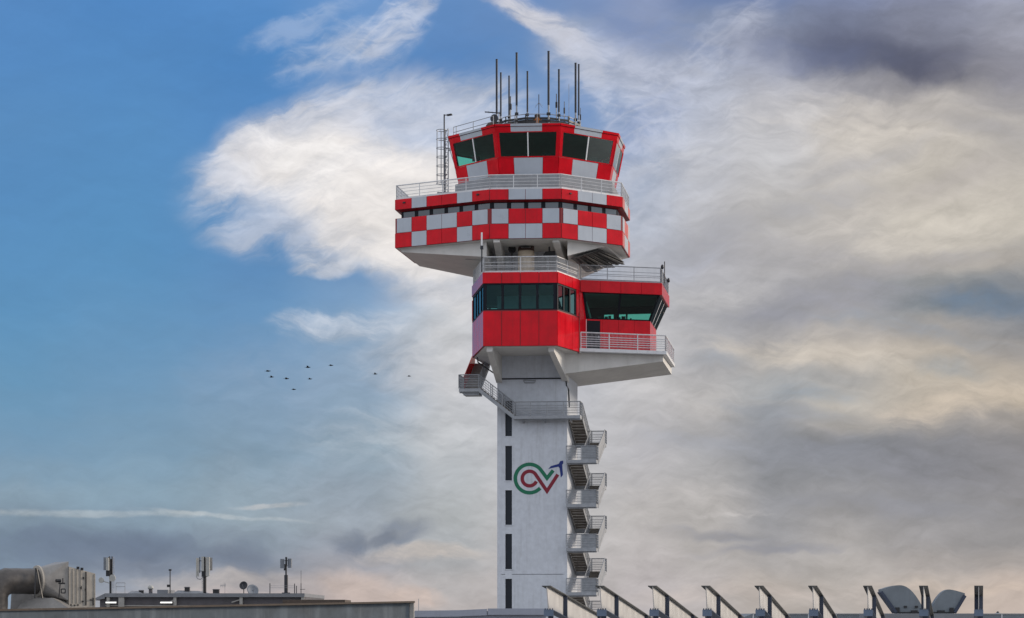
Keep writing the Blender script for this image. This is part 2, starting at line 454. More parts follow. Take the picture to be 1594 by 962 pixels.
# roof guard rails, antenna ring
rr_ = MB()
rn = 12; RC = Vector((X(835.5, 177.6), 177.9)); RR = 3.55
zr0, zr1, zr2 = Z(190.0, 174.6), Z(184.6, 174.6), Z(178.2, 174.6)
def rp(k, z, r=RR):
    a = 2 * math.pi * (k + .5) / rn - math.pi / 2
    return (RC.x + r * math.cos(a), RC.y + r * math.sin(a), z)
for k in range(rn):
    rr_.bar(rp(k, zr0), rp(k + 1, zr0), .18, .2, 0); rr_.bar(rp(k, zr1), rp(k + 1, zr1), .13, .15, 0)
    rr_.tube(rp(k, zr2), rp(k + 1, zr2), .03, 1)
    rr_.tube(rp(k, zR + .05), rp(k, zr2), .05, 0)
    rr_.tube(rp(k + .5, zR + .05), rp(k + .5, zr2 + .04), .035, 1)
    rr_.tube(rp(k, zr0), (RC.x, RC.y, zr0), .05, 0)
    rr_.bar(rp(k, zr0 + .1, RR - .35), rp(k + 1, zr0 + .1, RR - .35), .05, .3, 0)
rr_.build('antenna_gantry', ['black', 'antl'], cab)
lr = MB()
a3 = [(X(706, 177), 177.0, zR + .1), (X(768, 172.6), 172.6, zR + .1)]
lr2 = [Vector(a3[0]), Vector(a3[1])]
for h in (.42, .85):
    lr.tube(lr2[0] + Vector((0, 0, h)), lr2[1] + Vector((0, 0, h - .1)), .028)
for t in (0, .07, .5, 1): 
    p = lr2[0].lerp(lr2[1], t); lr.tube(p, p + Vector((0, 0, .85 - .1 * t)), .028)
lr.path([(X(697, 177.6), 177.6, zR + .35), (X(712, 177.3), 177.3, zR + .38)], .03)
lr.path([(X(697, 177.6), 177.6, zR + .05), (X(709, 177.3), 177.3, zR + .05)], .03)
lr.build('roof_guard_rail', 'galv', cab)

# caged ladder on the deck
ld = MB()
LX, LY = X(693.5, 177.6), 177.6; lt = Z(203, 177.6)
for dx in (-.02, .22):
    ld.tube((LX + dx, LY, zD), (LX + dx, LY, lt + .1), .045)
for k in range(int((lt - zD) / .3)):
    ld.tube((LX - .02, LY, zD + .2 + .3 * k), (LX + .22, LY, zD + .2 + .3 * k), .02)
for k in range(int((lt - zD) / .5)):
    z = zD + .4 + .5 * k; ld.tube((LX - .02, LY, z), (LX + .22, LY, z + .5), .02)
ladder = ld.build('access_ladder', 'galv', tower)
cg = MB()
for k in range(7):
    z = zP + .35 + (lt - zP - .35) * k / 6.0
    pts = [(LX + .1 - .42 + .42 * math.cos(t), LY - .02 + .42 * math.sin(t), z) for t in [math.pi * 2 * i / 14 for i in range(15)]]
    cg.path(pts, .03)
for t in (1.6, 2.6, 3.6, 4.6, 5.4):
    cg.tube((LX + .1 - .42 + .42 * math.cos(t), LY + .42 * math.sin(t), zP + .35), (LX + .1 - .42 + .42 * math.cos(t), LY + .42 * math.sin(t), lt), .02)
cg.build('safety_cage', 'galv', ladder)
br = MB()
br.bar((LX + .2, LY, Z(232, 177)), (X(704, 177.2), 177.2, Z(232, 177)), .08, .10); br.bar((LX + .2, LY, Z(229, 177)), (X(703, 177.2), 177.2, Z(229, 177)), .05, .05)
br.bar((LX + .2, LY, Z(212, 177)), (X(702, 177), 177.0, Z(212, 177)), .05, .06)
br.tube((X(699.5, 176.6), 176.6, Z(233, 177)), (X(714.5, 176.2), 176.2, Z(279, 176.4)), .03); br.tube((X(702.5, 176.6), 176.6, Z(233, 177)), (X(716.5, 176.2), 176.2, Z(279, 176.4)), .025)
br.build('ladder_bracket', 'galv', ladder)

# ---- middle floor (red block)
mA = (X(752, 170.35), 170.35); mB = (X(868, 170), 170.0); mC = (X(902, 174.1), 174.1); mL = (X(735, 177.6), 177.6)
mP = [mA, mB, mC, (5.75, 182.8), (-2.2, 183.4), mL]
zm0, zm1, zm2, zm3 = Z(538, 170), Z(482, 170), Z(440, 170), Z(423, 170)
mbk = MB()
mbk.prism(inset(mP, .04), zm0, zm1, 0)
mbk.prism(inset(mP, .04), zm2, zm3 - .04, 0)
mid = mbk.build('middle_floor', ['reddark'], tower)
dkk = MB(); dkk.prism(inset(mP, .2), zm3 - .038, zm3 - .01); dkk.build('deck_surface', 'conc', mid)
cl = MB(); fr = MB()
npan = [4, 3, 5, 4, 4, 5]; nwin = [4, 3, 4, 4, 3, 4]
for i, (P, Q) in enumerate(edges(mP)):
    n = npan[i]; L_ = (Vector(Q) - Vector(P)).length; g = .026 / L_
    for k in range(n):
        cl.patch(quad(P, Q, zm0, zm1), k / n + g, (k + 1) / n - g, .005, .97, -.06, 0, 0)
        cl.patch(quad(P, Q, zm2, zm3), k / n + g, (k + 1) / n - g, 0, 1, -.06, .03, 0)
    w = quad(P, Q, zm1, zm2); n = nwin[i]
    u_end = .96 if i != 1 else .86
    for k in range(n + 1):
        u = .03 + (u_end - .03) * k / n
        fr.patch(w, u - .10 / L_, u + .10 / L_, 0, 1, -.16, -.04, 0)
    fr.patch(w, 0, 1, 0, .05, -.155, -.035, 0); fr.patch(w, 0, 1, .94, 1, -.155, -.035, 0)
    if i == 1: cl.patch(w, .87, 1.0, 0, 1, -.06, -.001, 0)
    for k in range(n):
        a = .03 + (u_end - .03) * k / n; b = .03 + (u_end - .03) * (k + 1) / n
        BL, BR, TR, TL = [Vector(p) for p in w]; nn = (BR - BL).cross(TL - BL).normalized() * -.10
        def P2(u, v): return (BL * (1 - u) + BR * u) * (1 - v) + (TL * (1 - u) + TR * u) * v + nn
        gl = MB(); gl.poly([P2(a, .04), P2(b, .04), P2(b, .95), P2(a, .95)]); gl.build('window_pane', 'glassb', mid)
cl.build('red_cladding', ['red'], mid); fr.build('window_frame', 'frame', mid)
ce = MB(); ce.prism(inset(mP, .25), zm2 - .08, zm2 + .02); ce.build('room_ceiling', 'interior', mid)
rl = MB()
mr = inset(mP, .10)
pth = [(*mr[5], zm3), (*mr[0], zm3), (*mr[1], zm3), (*mr[2], zm3)]
railing(rl, pth, 1.22, 2.6, rails=(.12, .42, .55, .80), bars=.10, kick=.10, tr=.04)
rl.build('roof_railing', 'galvl', mid)
so = MB(); so.prism(inset(mP, .16), zm0 - .03, zm0 - .004); so.build('soffit_slab', 'conc', mid)
for pa, pb in ((762, 777), (858, 881)):
    b = MB(); bracket(b, (X(pa, 170.6), 170.6), (X(pb, 176.3), 176.3), .46, zm0 - .03, .36, 2.2); b.build('support_bracket', 'conc', mid)
an = MB(); an.box(X(735, 179.5), X(744, 179.5), 178.6, 181.5, Z(500, 179), Z(469, 179)); an.build('rear_annex', 'red', mid)
# slim pipe at the right corner
mb = MB(); mb.tube((mC[0] - .02, mC[1] - .08, zm0 - .1), (mC[0] - .02, mC[1] - .08, zm1 + .3), .04); mb.build('downpipe', 'reddark', mid)

# ---- side cab on the right cantilever
wA = mC; wB = (X(1030, 175.8), 175.8); wC = (X(1041.5, 183.0), 183.0); wD = (6.2, 184.2)
wP = [wA, wB, wC, wD]
zw2 = Z(454, 174.1); zbal = Z(541, 174.1)
top_i = inset(wP, .18); bot_i = inset(wP, 1.0)
bot_i = [(5.98, 175.29), bot_i[1], bot_i[2], bot_i[3]]; top_i = [(5.66, 174.36)] + top_i[1:]
wk = MB()
wk.prism(inset(wP, .05), zw2, zm3 - .045, 0)
wk.prism(inset(bot_i, .04), zbal - .02, zm1, 0)
side = wk.build('side_cab', ['reddark'], tower)
dkk = MB(); dkk.prism(inset(wP, .2), zm3 - .043, zm3 - .016); dkk.build('deck_surface', 'conc', side)
cl = MB(); fr = MB()
for i, (P, Q) in enumerate(edges(wP)):
    L_ = (Vector(Q) - Vector(P)).length; n = 4
    for k in range(n): cl.patch(quad(P, Q, zw2, zm3 - .005), k / n + .002 + (.012 if (i == 0 and k == 0) else 0), (k + 1) / n - .002, 0, 1, -.06, .028, 0)
cl.build('roof_fascia', 'red', side); cl = MB()
for i, (P, Q) in enumerate(edges(bot_i)):
    n = 4
    for k in range(n):
        if i == 0 and k == 0:
            cl.patch(quad(P, Q, zbal, zm1), .215, .25, 0, 1, -.05, .01, 0); cl.patch(quad(P, Q, zbal, zm1), .0, .213, .95, 1, -.05, .01, 0)
            continue
        cl.patch(quad(P, Q, zbal, zm1), k / n + .002, (k + 1) / n - .002, 0, 1, -.05, .01, 0)
cl.build('spandrel_cladding', 'red', side)
dr = MB(); P, Q = edges(bot_i)[0]; dr.patch(quad(P, Q, zbal, zm1), .005, .212, .0, .945, -.03, .004); door = dr.build('balcony_door', 'frame', side)
hd = MB(); hd.patch(quad(P, Q, zbal, zm1), .18, .195, .38, .46, .0, .06); hd.build('handle', 'galv', door)
splits = [(.0, .49, 1.0), (0, .33, .66, 1.0), (0, .5, 1.0), (0, .5, 1.0)]
for i in range(4):
    j = (i + 1) % 4
    w = ((*bot_i[i], zm1), (*bot_i[j], zm1), (*top_i[j], zw2), (*top_i[i], zw2))
    BL, BR, TR, TL = [Vector(p) for p in w]
    def P3(u, v): return (BL * (1 - u) + BR * u) * (1 - v) + (TL * (1 - u) + TR * u) * v
    sp = splits[i]
    for u in sp: fr.patch(w, max(-.005, u - .012), min(1.005, u + .012), 0, 1, -.14, .02, 0 if i == 0 or u in (0, 1.0) else 1)
    fr.patch(w, 0, 1, 0, .03, -.12, .015, 0); fr.patch(w, 0, 1, .97, 1, -.12, .015, 0)
    for a, b in zip(sp, sp[1:]):
        g = MB(); g.poly([P3(a, .02), P3(b, .02), P3(b, .98), P3(a, .98)]); g.build('window_pane', 'glassd' if i == 1 else 'glass', side)
fr.build('window_frame', ['frame', 'mull'], side)
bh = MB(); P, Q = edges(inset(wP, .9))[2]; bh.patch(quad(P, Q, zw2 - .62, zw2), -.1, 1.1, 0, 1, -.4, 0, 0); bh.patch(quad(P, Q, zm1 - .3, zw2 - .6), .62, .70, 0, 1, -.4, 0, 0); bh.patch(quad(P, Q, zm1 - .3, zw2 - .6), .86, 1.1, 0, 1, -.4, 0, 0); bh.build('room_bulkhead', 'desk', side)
# red cheek closing the block against the leaning glass
ck = MB(); c0 = (mC[0] + .02, mC[1] + .05); c1 = (mC[0] + .12, mC[1] + 1.9)
for za, zb, ra, rb_ in ((zbal, zm1, bot_i[0], bot_i[0]), (zm1 + .001, zw2 - .01, bot_i[0], top_i[0])):
    ck.hexa([(*c0, za), (ra[0] - .03, ra[1] - .01, za), (ra[0] - .03, ra[1] + 1.2, za), (*c1, za), (*c0, zb), (rb_[0] - .03, rb_[1] - .01, zb), (rb_[0] - .03, rb_[1] + 1.2, zb), (*c1, zb)])
ck.build('red_cheek_wall', 'red', side)
ce = MB(); ce.prism(inset(wP, .3), zw2 - .08, zw2 + .02); ce.build('cab_ceiling', 'interior', side)
cn = MB(); P, Q = edges(inset(bot_i, .25))[0]
cn.patch(quad(P, Q, zm1 - .1, zm1 + .04), .02, .93, 0, 1, -.6, 0)
for u, w_, h in ((.18, .05, .40), (.30, .05, .46), (.36, .04, .55), (.52, .05, .42), (.60, .06, .55), (.69, .05, .40), (.73, .02, .70), (.80, .05, .30)):
    cn.patch(quad(P, Q, zm1, zm1 + 1), u - w_ / 2, u + w_ / 2, .03, h * .7 if u < .62 else h * .35, -.35, -.2)
cn.build('control_desk', 'desk', side)
rl = MB(); ri = inset(wP, .10)
railing(rl, [(mC[0] + .1, mC[1] + .12, zm3), (*ri[1], zm3), (*ri[2], zm3)], 1.22, 2.0, rails=(.12, .42, .55, .80), bars=.10, kick=.10, tr=.04)
rl.build('roof_railing', 'galv', side)
# balcony
bB = (X(1037.5, 176.1), 176.1); bC = (X(1050.5, 185.2), 185.2); bP = [(mC[0] + .03, mC[1] - .05), bB, bC, (6.5, 186)]
bl = MB(); bl.prism(bP, zbal - .30, zbal - .03)
balc = bl.build('balcony', 'galvl', tower)
rl = MB(); ri = inset(bP, .08)
railing(rl, [(bP[0][0] + .08, bP[0][1] + .1, zbal - .03), (*ri[1], zbal - .03), (*ri[2], zbal - .03)], 1.25, 2.3, rails=(.2, .38, .56, .74, .92), tr=.05, pr=.05, rr=.028, bars=.11)
rl.build('balcony_railing', 'galvl', balc)
wd = MB()
zt3 = zbal - .31
wd.hexa([(sFR[0] - .35, 174.7, Z(582, 174.7)), (X(1032, 176.9), 176.9, Z(562.5, 176.9)), (X(1045.5, 185.4), 185.4, Z(583, 185.4)), (sBR[0] - .1, 184.0, Z(602, 184)),
         (sFR[0] - .35, 174.7, zt3), (X(1032, 176.9), 176.9, zt3), (X(1045.5, 185.4), 185.4, zt3), (sBR[0] - .1, 184.0, zt3)])
wd.build('cantilever_wedge', 'conc', balc)

# ---- external staircase
stair = empty('external_staircase', (0, 0, 0), tower)
stair.location = (3.6, 0, 0)
def plate(mb, pts, th=.03):
    P = [Vector(p) for p in pts]; n = (P[1] - P[0]).cross(P[2] - P[0]).normalized() * th / 2
    mb.loft([p - n for p in P], [p + n for p in P])
def flight(p0, p1, wv, name='stair_flight', par=False, mats=('galv', 'tread'), bars=.0, rail=(1, 1)):
    # p0, p1: lower and upper inner edge, wv: width vector towards the outer edge
    p0 = Vector(p0); p1 = Vector(p1); wv = Vector(wv); mb = MB(); n = max(4, round((p1.z - p0.z) / .19)); d = p1 - p0; up = Vector((0, 0, 1))
    for k in range(n):
        a = p0 + d * (k / n); b = p0 + d * ((k + 1) / n); a.z = b.z
        mb.hexa([a - up * .05, a + wv - up * .05, b + wv - up * .05, b - up * .05, a, a + wv, b + wv, b], 1)
        c = a - up * .19
        mb.hexa([c, c + wv, c + wv + d * .002, c + d * .002, a, a + wv, a + wv + d * .002, a + d * .002], 1)
    wn = wv.normalized() * .03
    for o in (Vector((0, 0, 0)) - wn, wv):
        mb.hexa([p0 + o - up * .30, p0 + o + wn - up * .30, p1 + o + wn - up * .30, p1 + o - up * .30, p0 + o + up * .06, p0 + o + wn + up * .06, p1 + o + wn + up * .06, p1 + o + up * .06], 0)
    fl_ = mb.build(name, list(mats), stair)
    for r, o in zip(rail, (Vector((0, 0, 0)), wv)):
        if not r: continue
        h = MB()
        railing(h, [p0 + o, p1 + o], 1.1, 1.3, rails=(.25, .45, .65, .85), bars=bars, tr=.035, pr=.03)
        if par: plate(h, [p0 + o, p1 + o, p1 + o + up * 1.08, p0 + o + up * 1.08], .02)
        h.build('stair_railing', 'galv', stair)
    return fl_
e_s = Vector((sFR[0] - sFL[0], sFR[1] - sFL[1], 0)).normalized()
b_s = Vector((sBR[0] - sFR[0], sBR[1] - sFR[1], 0)).normalized()
zl0 = Z(716, 175.4); step = Z(716, 175.4) - Z(784.6, 175.4)
o0 = Vector((sFR[0] + .03, sFR[1], 0))
WI = 1.15                                        # lane width
FD = 4.6                                         # flight run
def landing(c0, wid, dep, z, name='stair_landing', front=True, right=True, left=False, back=False, solid=False):
    c0 = Vector(c0); c0.z = z
    a = c0; b = c0 + e_s * wid; c = b + b_s * dep; d = a + b_s * dep; up = Vector((0, 0, 1))
    mb = MB(); mb.hexa([a - up * .26, b - up * .26, c - up * .26, d - up * .26, a, b, c, d])
    mb.bar(a + b_s * .3 - up * .30, b + b_s * .3 - up * .30, .1, .12); 
    lo = mb.build(name, 'galv', stair)
    h = MB(); segs = []
    if front: segs.append((a, b))
    if right: segs.append((b, c))
    if left: segs.append((a, d))
    if back: segs.append((d, c))
    for s0, s1 in segs: railing(h, [s0, s1], 1.1, 1.2, rails=(.2, .4, .6, .8), bars=.05, tr=.04, pr=.035)
    if segs: h.build('landing_railing', 'galv', stair)
    return lo
nfl = int((zl0) / step)
for k in range(-1, nfl + 1):
    z = zl0 - k * step
    if z < .4: break
    fr0 = o0 - b_s * .85
    if k >= 0:
        landing(fr0, 2.42, 1.25, z)
        pl2 = MB(); a = fr0 + e_s * 1.25 + b_s * .02 + Vector((0, 0, z)); b = fr0 + e_s * 2.40 + b_s * .02 + Vector((0, 0, z))
        plate(pl2, [a, b, b + Vector((0, 0, 1.08)), a + Vector((0, 0, 1.08))], .015); pl2.build('landing_screen', 'galv', stair)
    if k >= 0:
        # outer flight rises to the back, inner flight comes forward to the next landing above
        m0 = fr0 + b_s * 1.25; zm_ = z + step / 2
        flight(m0 + e_s * 1.27 + Vector((0, 0, z)), m0 + e_s * 1.27 + b_s * FD + Vector((0, 0, zm_)), e_s * WI, par=False, rail=(1, 0))
        ou = MB(); a = m0 + e_s * (1.27 + WI) + Vector((0, 0, z)); b = a + b_s * FD + Vector((0, 0, step / 2))
        plate(ou, [a - Vector((0, 0, .25)), b - Vector((0, 0, .25)), b + Vector((0, 0, 1.05)), a + Vector((0, 0, 1.05))], .02)
        ou.tube(a + Vector((0, 0, 1.1)), b + Vector((0, 0, 1.1)), .04); ou.build('stair_parapet', 'galv', stair)
        landing(m0 + b_s * FD, 2.42, 1.2, zm_, front=False, right=True, back=True)
        flight(m0 + b_s * FD + Vector((0, 0, zm_)), m0 + Vector((0, 0, z + step)), e_s * WI, rail=(0, 1))
# top platform across the shaft front
zp = zl0 + step
nrm = Vector((e_s.y, -e_s.x, 0))
pa = Vector((*sp3(803, 642, .06)[:2], 0)); pb = Vector((*sp3(905, 642, .06)[:2], 0))
Lp = (pb - pa).length
landing(pa + nrm * 1.15, Lp, 1.12, zp, name='stair_platform', front=True, right=True)
sb = MB()
for t in (.12, .45, .85):
    p = pa + e_s * Lp * t + Vector((0, 0, zp - .26)); sb.bar(p + nrm * 1.0, p + Vector((0, 0, -.18)), .12, .14)
sb.build('platform_bracket', 'galv', stair)
# flight from the platform to the corner landing at the left, then back up to the middle floor
zc = Z(604, 175.5)
f0 = pa + Vector((0, 0, zp)); f1 = pa - e_s * 2.85 + Vector((0, 0, zc))
flight(f0 + nrm * .03, f1 + nrm * .03, nrm * 1.1, rail=(1, 1), bars=.16)
ca = pa - e_s * (2.85 + 1.62)
landing(ca + nrm * 1.15, 1.64, 2.2, zc, name='stair_landing', front=True, right=False, left=True)
ub = MB(); a = ca + nrm * .8 + e_s * .3 + Vector((0, 0, zc - .5)); 
ub.hexa([a, a + e_s * 1.3, a + e_s * 1.3 + b_s * 1.4, a + b_s * 1.4] + [p + Vector((0, 0, .23)) for p in (a, a + e_s * 1.3, a + e_s * 1.3 + b_s * 1.4, a + b_s * 1.4)])
ub.build('landing_understructure', 'galv', stair)
g0 = ca + nrm * 1.15 + b_s * 2.2 + Vector((0, 0, zc)); g1 = g0 + b_s * 4.6 + e_s * .1 + Vector((0, 0, 2.75))
flight(g0 + e_s * 1.25, g1 + e_s * 1.25, e_s * -1.2, rail=(1, 0))
pp = MB(); up = Vector((0, 0, 1))
plate(pp, [g0 - up * .2, g1 - up * .2, g1 + up * 1.2, g0 + up * 1.2], .04)
pp.build('red_stair_parapet', 'red', stair)

# ================================================================ THINGS ON THE TOWER
def thing(name, loc, label, cat, group=None):
    return tag(empty(name, loc), label, cat, group)

# aerials on the cab roof: px, top py, base depth, radius, kind, label
aer = [
 (773.2, 93.3, 177.6, .085, 'tall', 'tall dark aerial at the far left of the cab roof gantry'),
 (779.6, 114.0, 176.6, .07, 'tall', 'shorter dark aerial just right of the leftmost tall one'),
 (792.4, 119.0, 175.5, .065, 'tall', 'dark aerial third from the left with a short stub beside it'),
 (804.2, 83.0, 174.35, .085, 'tall', 'very tall thick aerial on the front left corner of the gantry'),
 (821.0, 112.0, 174.6, .07, 'tall', 'medium dark aerial standing alone between the two tallest ones'),
 (853.9, 80.7, 174.35, .09, 'tall', 'tallest aerial of all on the front right of the gantry'),
 (870.0, 109.0, 174.9, .075, 'tall', 'medium dark aerial right of the tallest one beside a knobbed stub'),
 (896.0, 99.0, 176.4, .085, 'tall', 'tall grey aerial left of the close pair at the right end of the gantry'),
 (900.9, 101.0, 177.6, .07, 'tall', 'thin tall aerial rightmost of the close pair on the gantry'),
 (794.6, 150.0, 175.2, .05, 'stub', 'short stub aerial with dark tip close to the third aerial from left'),
 (866.2, 146.0, 175.1, .04, 'stub', 'short grey stub aerial with dark knob left of a medium aerial'),
 (878.4, 158.0, 175.4, .03, 'stub', 'smallest thin stub aerial with dark tip on the gantry right half'),
 (885.6, 130.0, 175.8, .018, 'whip', 'hair thin whip aerial with a dark base on the gantry right half'),
 (838.8, 147.0, 174.5, .035, 'radial', 'thin aerial with drooping radial wires at the middle of the gantry'),
 (903.6, 168.0, 178.0, .025, 'stub', 'tiny stub aerial at the right end of the gantry'),
]
for px, py, Y, r, kd, lab in aer:
    x = X(px, Y); z0 = zR + .12; z1 = Z(py, Y); 
    t = thing('roof_aerial', (x, Y, z0), lab, 'antenna', 'aerials on the control cab roof')
    if kd == 'tall':
        zm_ = z0 + (z1 - z0) * .32
        a = MB(); a.tube((x, Y, z0), (x, Y, zm_), r * .8, 0, 8); a.tube((x, Y, z0), (x, Y, z0 + .12), r * 2.0, 0, 8); a.build('mast_pipe', 'antl', t)
        a = MB(); a.tube((x, Y, zm_), (x, Y, z1), r, 0, 8); a.tube((x, Y, z1), (x, Y, z1 + .06), r * 1.12, 0, 8); a.build('radiator', 'antd', t)
        a = MB(); a.box(x - r * 1.7, x + r * 1.7, Y - r * 1.6, Y + r * 1.6, zr2 - .1, zr2 + .08); a.box(x - r * 1.6, x + r * 1.6, Y - r * 1.6, Y + r * 1.6, zr0 - .05, zr0 + .12); a.build('clamp', 'black', t)
    elif kd == 'stub':
        zk = z0 + (z1 - z0) * .72
        a = MB(); a.tube((x, Y, z0), (x, Y, zk), r, 0, 6); a.build('mast_pipe', 'antl', t)
        a = MB(); a.tube((x, Y, zk - .25), (x, Y, zk + .2), r * 2.2, 0, 8); a.tube((x, Y, zk + .2), (x, Y, z1), r * .9, 0, 6); a.build('radiator', 'antd', t)
    elif kd == 'whip':
        zk = z0 + 1.1
        a = MB(); a.tube((x, Y, z0), (x, Y, zk), .04, 0, 6); a.tube((x, Y, zk), (x, Y, zk + .35), .075, 0, 8); a.build('mast_pipe', 'antd', t)
        a = MB(); a.tube((x, Y, zk + .35), (x, Y, z1), r, 0, 5); a.build('radiator', 'antl', t)
    else:
        a = MB(); a.tube((x, Y, z0), (x, Y, z1), r, 0, 6); a.build('radiator', 'antd', t)
        a = MB(); zc_ = Z(160, Y)
        for k in range(4):
            g = math.pi / 4 + k * math.pi / 2; a.tube((x, Y, zc_), (x + .42 * math.cos(g), Y + .42 * math.sin(g), zc_ - .32), .012, 0, 4)
        a.build('radial_wire', 'antl', t)
t = thing('obstruction_light', (X(836.5, 174.7), 174.7, zR + .12), 'orange obstruction light drum in the middle of the roof gantry', 'lamp')
a = MB(); a.lathe((X(836.5, 174.7), 174.7, zR + .12), (0, 0, 1), [(.34, 0), (.34, .95), (.30, 1.05)], 0, 16); a.build('drum', 'orange', t)
a = MB(); a.lathe((X(836.5, 174.7), 174.7, zR + 1.17), (0, 0, 1), [(.22, 0), (.24, .2), (.12, .32)], 0, 14); a.build('lens', 'rust', t)
t = thing('boom_aerial', (X(777, 176.5), 176.5, zR + .12), 'horizontal boom aerial pointing left from the gantry end', 'antenna')
a = MB(); a.tube((X(777, 176.5), 176.5, zR + .12), (X(777, 176.5), 176.5, Z(174, 176.5)), .04); a.build('mast_pipe', 'antl', t)
a = MB(); a.tube((X(755, 177), 177.0, Z(174.2, 177)), (X(780, 176.4), 176.4, Z(176.2, 176.4)), .045); 
for k in range(5):
    p = Vector((X(755, 177), 177.0, Z(174.2, 177))).lerp(Vector((X(778, 176.4), 176.4, Z(176, 176.4))), k / 4); a.tube(p - Vector((.02, .35, 0)), p + Vector((.02, .35, 0)), .012, 0, 4)
a.build('boom', 'antd', t)
t = thing('small_radome', (X(765, 176), 176.0, zR + .12), 'small rusty drum at the left end of the roof gantry', 'drum')
a = MB(); a.lathe((X(765, 176), 176, zR + .12), (0, 0, 1), [(.45, 0), (.45, .75), (.25, .95)], 0, 14); a.build('housing', 'rust', t)
a = MB(); a.lathe((X(770, 175.6), 175.6, zr0 + .5), (-.3, -1, 0), [(.04, .0), (.32, .05), (.34, .12)], 0, 14); a.tube((X(770, 175.6), 175.6, zR + .1), (X(770, 175.6), 175.6, zr0 + .5), .04); a.build('reflector', 'antd', t)

# floodlight on the ladder top
fx, fy = X(691.5, 177.4), 177.4
t = thing('floodlight_pole', (fx, fy, zD), 'slim floodlight pole with short arm beside the caged ladder', 'floodlight')
a = MB(); a.tube((fx, fy, zD), (fx, fy, Z(178, fy)), .055, 0, 8); a.build('pole', 'antd', t)
a = MB(); a.bar((fx, fy, Z(179, fy)), (X(698, fy), fy, Z(179.4, fy)), .06, .06); a.bar((X(696, fy), fy, Z(179.4, fy)), (X(703.5, fy), fy - .1, Z(178.6, fy)), .3, .1); a.build('lamp_head', 'black', t)

# middle floor roof: tank, dark fan, boxed sensor, white whip
tx, ty = X(819, 173.6), 173.6
t = thing('water_tank', (tx, ty, zm3), 'cream cylindrical tank with rusty cap behind the middle railing', 'tank')
tz = Z(388, ty)
a = MB(); a.lathe((tx, ty, zm3), (0, 0, 1), [(.66, 0), (.66, tz - zm3 - .35), (.62, tz - zm3 - .12), (.5, tz - zm3)], 0, 28); a.build('tank_body', 'cream', t, smooth=True)
a = MB(); a.lathe((tx, ty, tz - .16), (0, 0, 1), [(.67, 0), (.62, .12), (.50, .22), (.2, .27)], 0, 24); a.lathe((tx + .5, ty - .2, tz - .1), (0, 0, 1), [(.14, 0), (.14, .3)], 0, 10); a.lathe((tx - .5, ty - .2, tz - .12), (0, 0, 1), [(.16, 0), (.1, .28)], 0, 10); a.build('cap', 'rust', t)
t = thing('round_fan', (X(797, 174.2), 174.2, zm3), 'round dark fan on a post left of the cream tank', 'fan')
a = MB(); a.tube((X(797, 174.2), 174.2, zm3), (X(797, 174.2), 174.2, Z(389, 174.2)), .05); a.build('post', 'black', t)
a = MB(); c = (X(797, 174.2), 174.1, Z(388.5, 174.2)); a.lathe(c, (0, -1, 0), [(.31, 0), (.31, .2), (.25, .2), (.22, .1), (.06, .1), (.05, .2)], 0, 18)
a.build('housing', 'black', t)
t = thing('sensor_box', (X(855, 172.6), 172.6, zm3), 'dark hooded sensor box with upright stick right of the tank', 'sensor')
a = MB(); x = X(855, 172.6); a.tube((x - .1, 172.6, zm3), (x - .1, 172.6, Z(396, 172.6)), .05); a.build('post', 'galv', t)
a = MB(); z = Z(398, 172.6); a.hexa([(x - .5, 172.4, z), (x + .5, 172.4, z), (x + .5, 173, z), (x - .5, 173, z), (x - .3, 172.5, z + .32), (x + .45, 172.5, z + .38), (x + .45, 172.9, z + .38), (x - .3, 172.9, z + .32)]); a.tube((x, 172.6, z + .3), (x, 172.6, Z(384, 172.6)), .07); a.build('hood', 'desk', t)
x, y = X(750, 170.15), 170.15
t = thing('corner_aerial', (x, y, zm3), 'white tipped aerial clamped at the middle deck railing left corner', 'antenna')
a = MB(); a.tube((x, y, zm3), (x, y, Z(383, y)), .05, 0, 8); a.box(x - .12, x + .12, y - .1, y + .12, Z(388, y), Z(382.5, y)); a.bar((x, y, Z(405, y)), (x - 1.3, y + .3, Z(402.5, y)), .03, .03); a.build('mast_pipe', 'antd', t)
a = MB(); a.tube((x, y, Z(382.5, y)), (x, y, Z(362, y)), .07, 0, 8); a.build('radiator', 'mull', t)
for px, Y, t0, lab, cat, kd in ((1031, 176.2, 412, 'dark bulb lamp on the side cab roof front corner', 'lamp', 0), (1034.5, 178.0, 407, 'thin dark rod standing over the side cab roof rail', 'antenna', 1), (1040.5, 181.5, 433, 'dark bulb lamp on the side cab roof far corner', 'lamp', 0)):
    x = X(px, Y); t = thing('rail_lamp' if not kd else 'rod_aerial', (x, Y, zm3), lab, cat)
    if kd:
        a = MB(); a.tube((x, Y, zm3), (x, Y, Z(t0, Y)), .04); a.build('rod', 'antd', t)
        a = MB(); a.box(x - .07, x + .07, Y - .07, Y + .07, zm3, zm3 + .3); a.build('base', 'galv', t)
    else:
        zt4 = Z(t0, Y); a = MB(); a.tube((x, Y, zm3), (x, Y, zt4 - .35), .03); a.build('post', 'galv', t)
        a = MB(); a.lathe((x, Y, zt4 - .35), (0, 0, 1), [(.08, 0), (.13, .1), (.12, .25), (.05, .36)], 0, 12); a.build('bulb', 'antd', t, smooth=True)

# ================================================================ GROUND AND ROOFTOPS
g = MB(); g.poly([(-9000, -2000, 0), (9000, -2000, 0), (9000, 14000, 0), (-9000, 14000, 0)]); tag(g.build('ground', 'asph'), None, None, kind='structure')

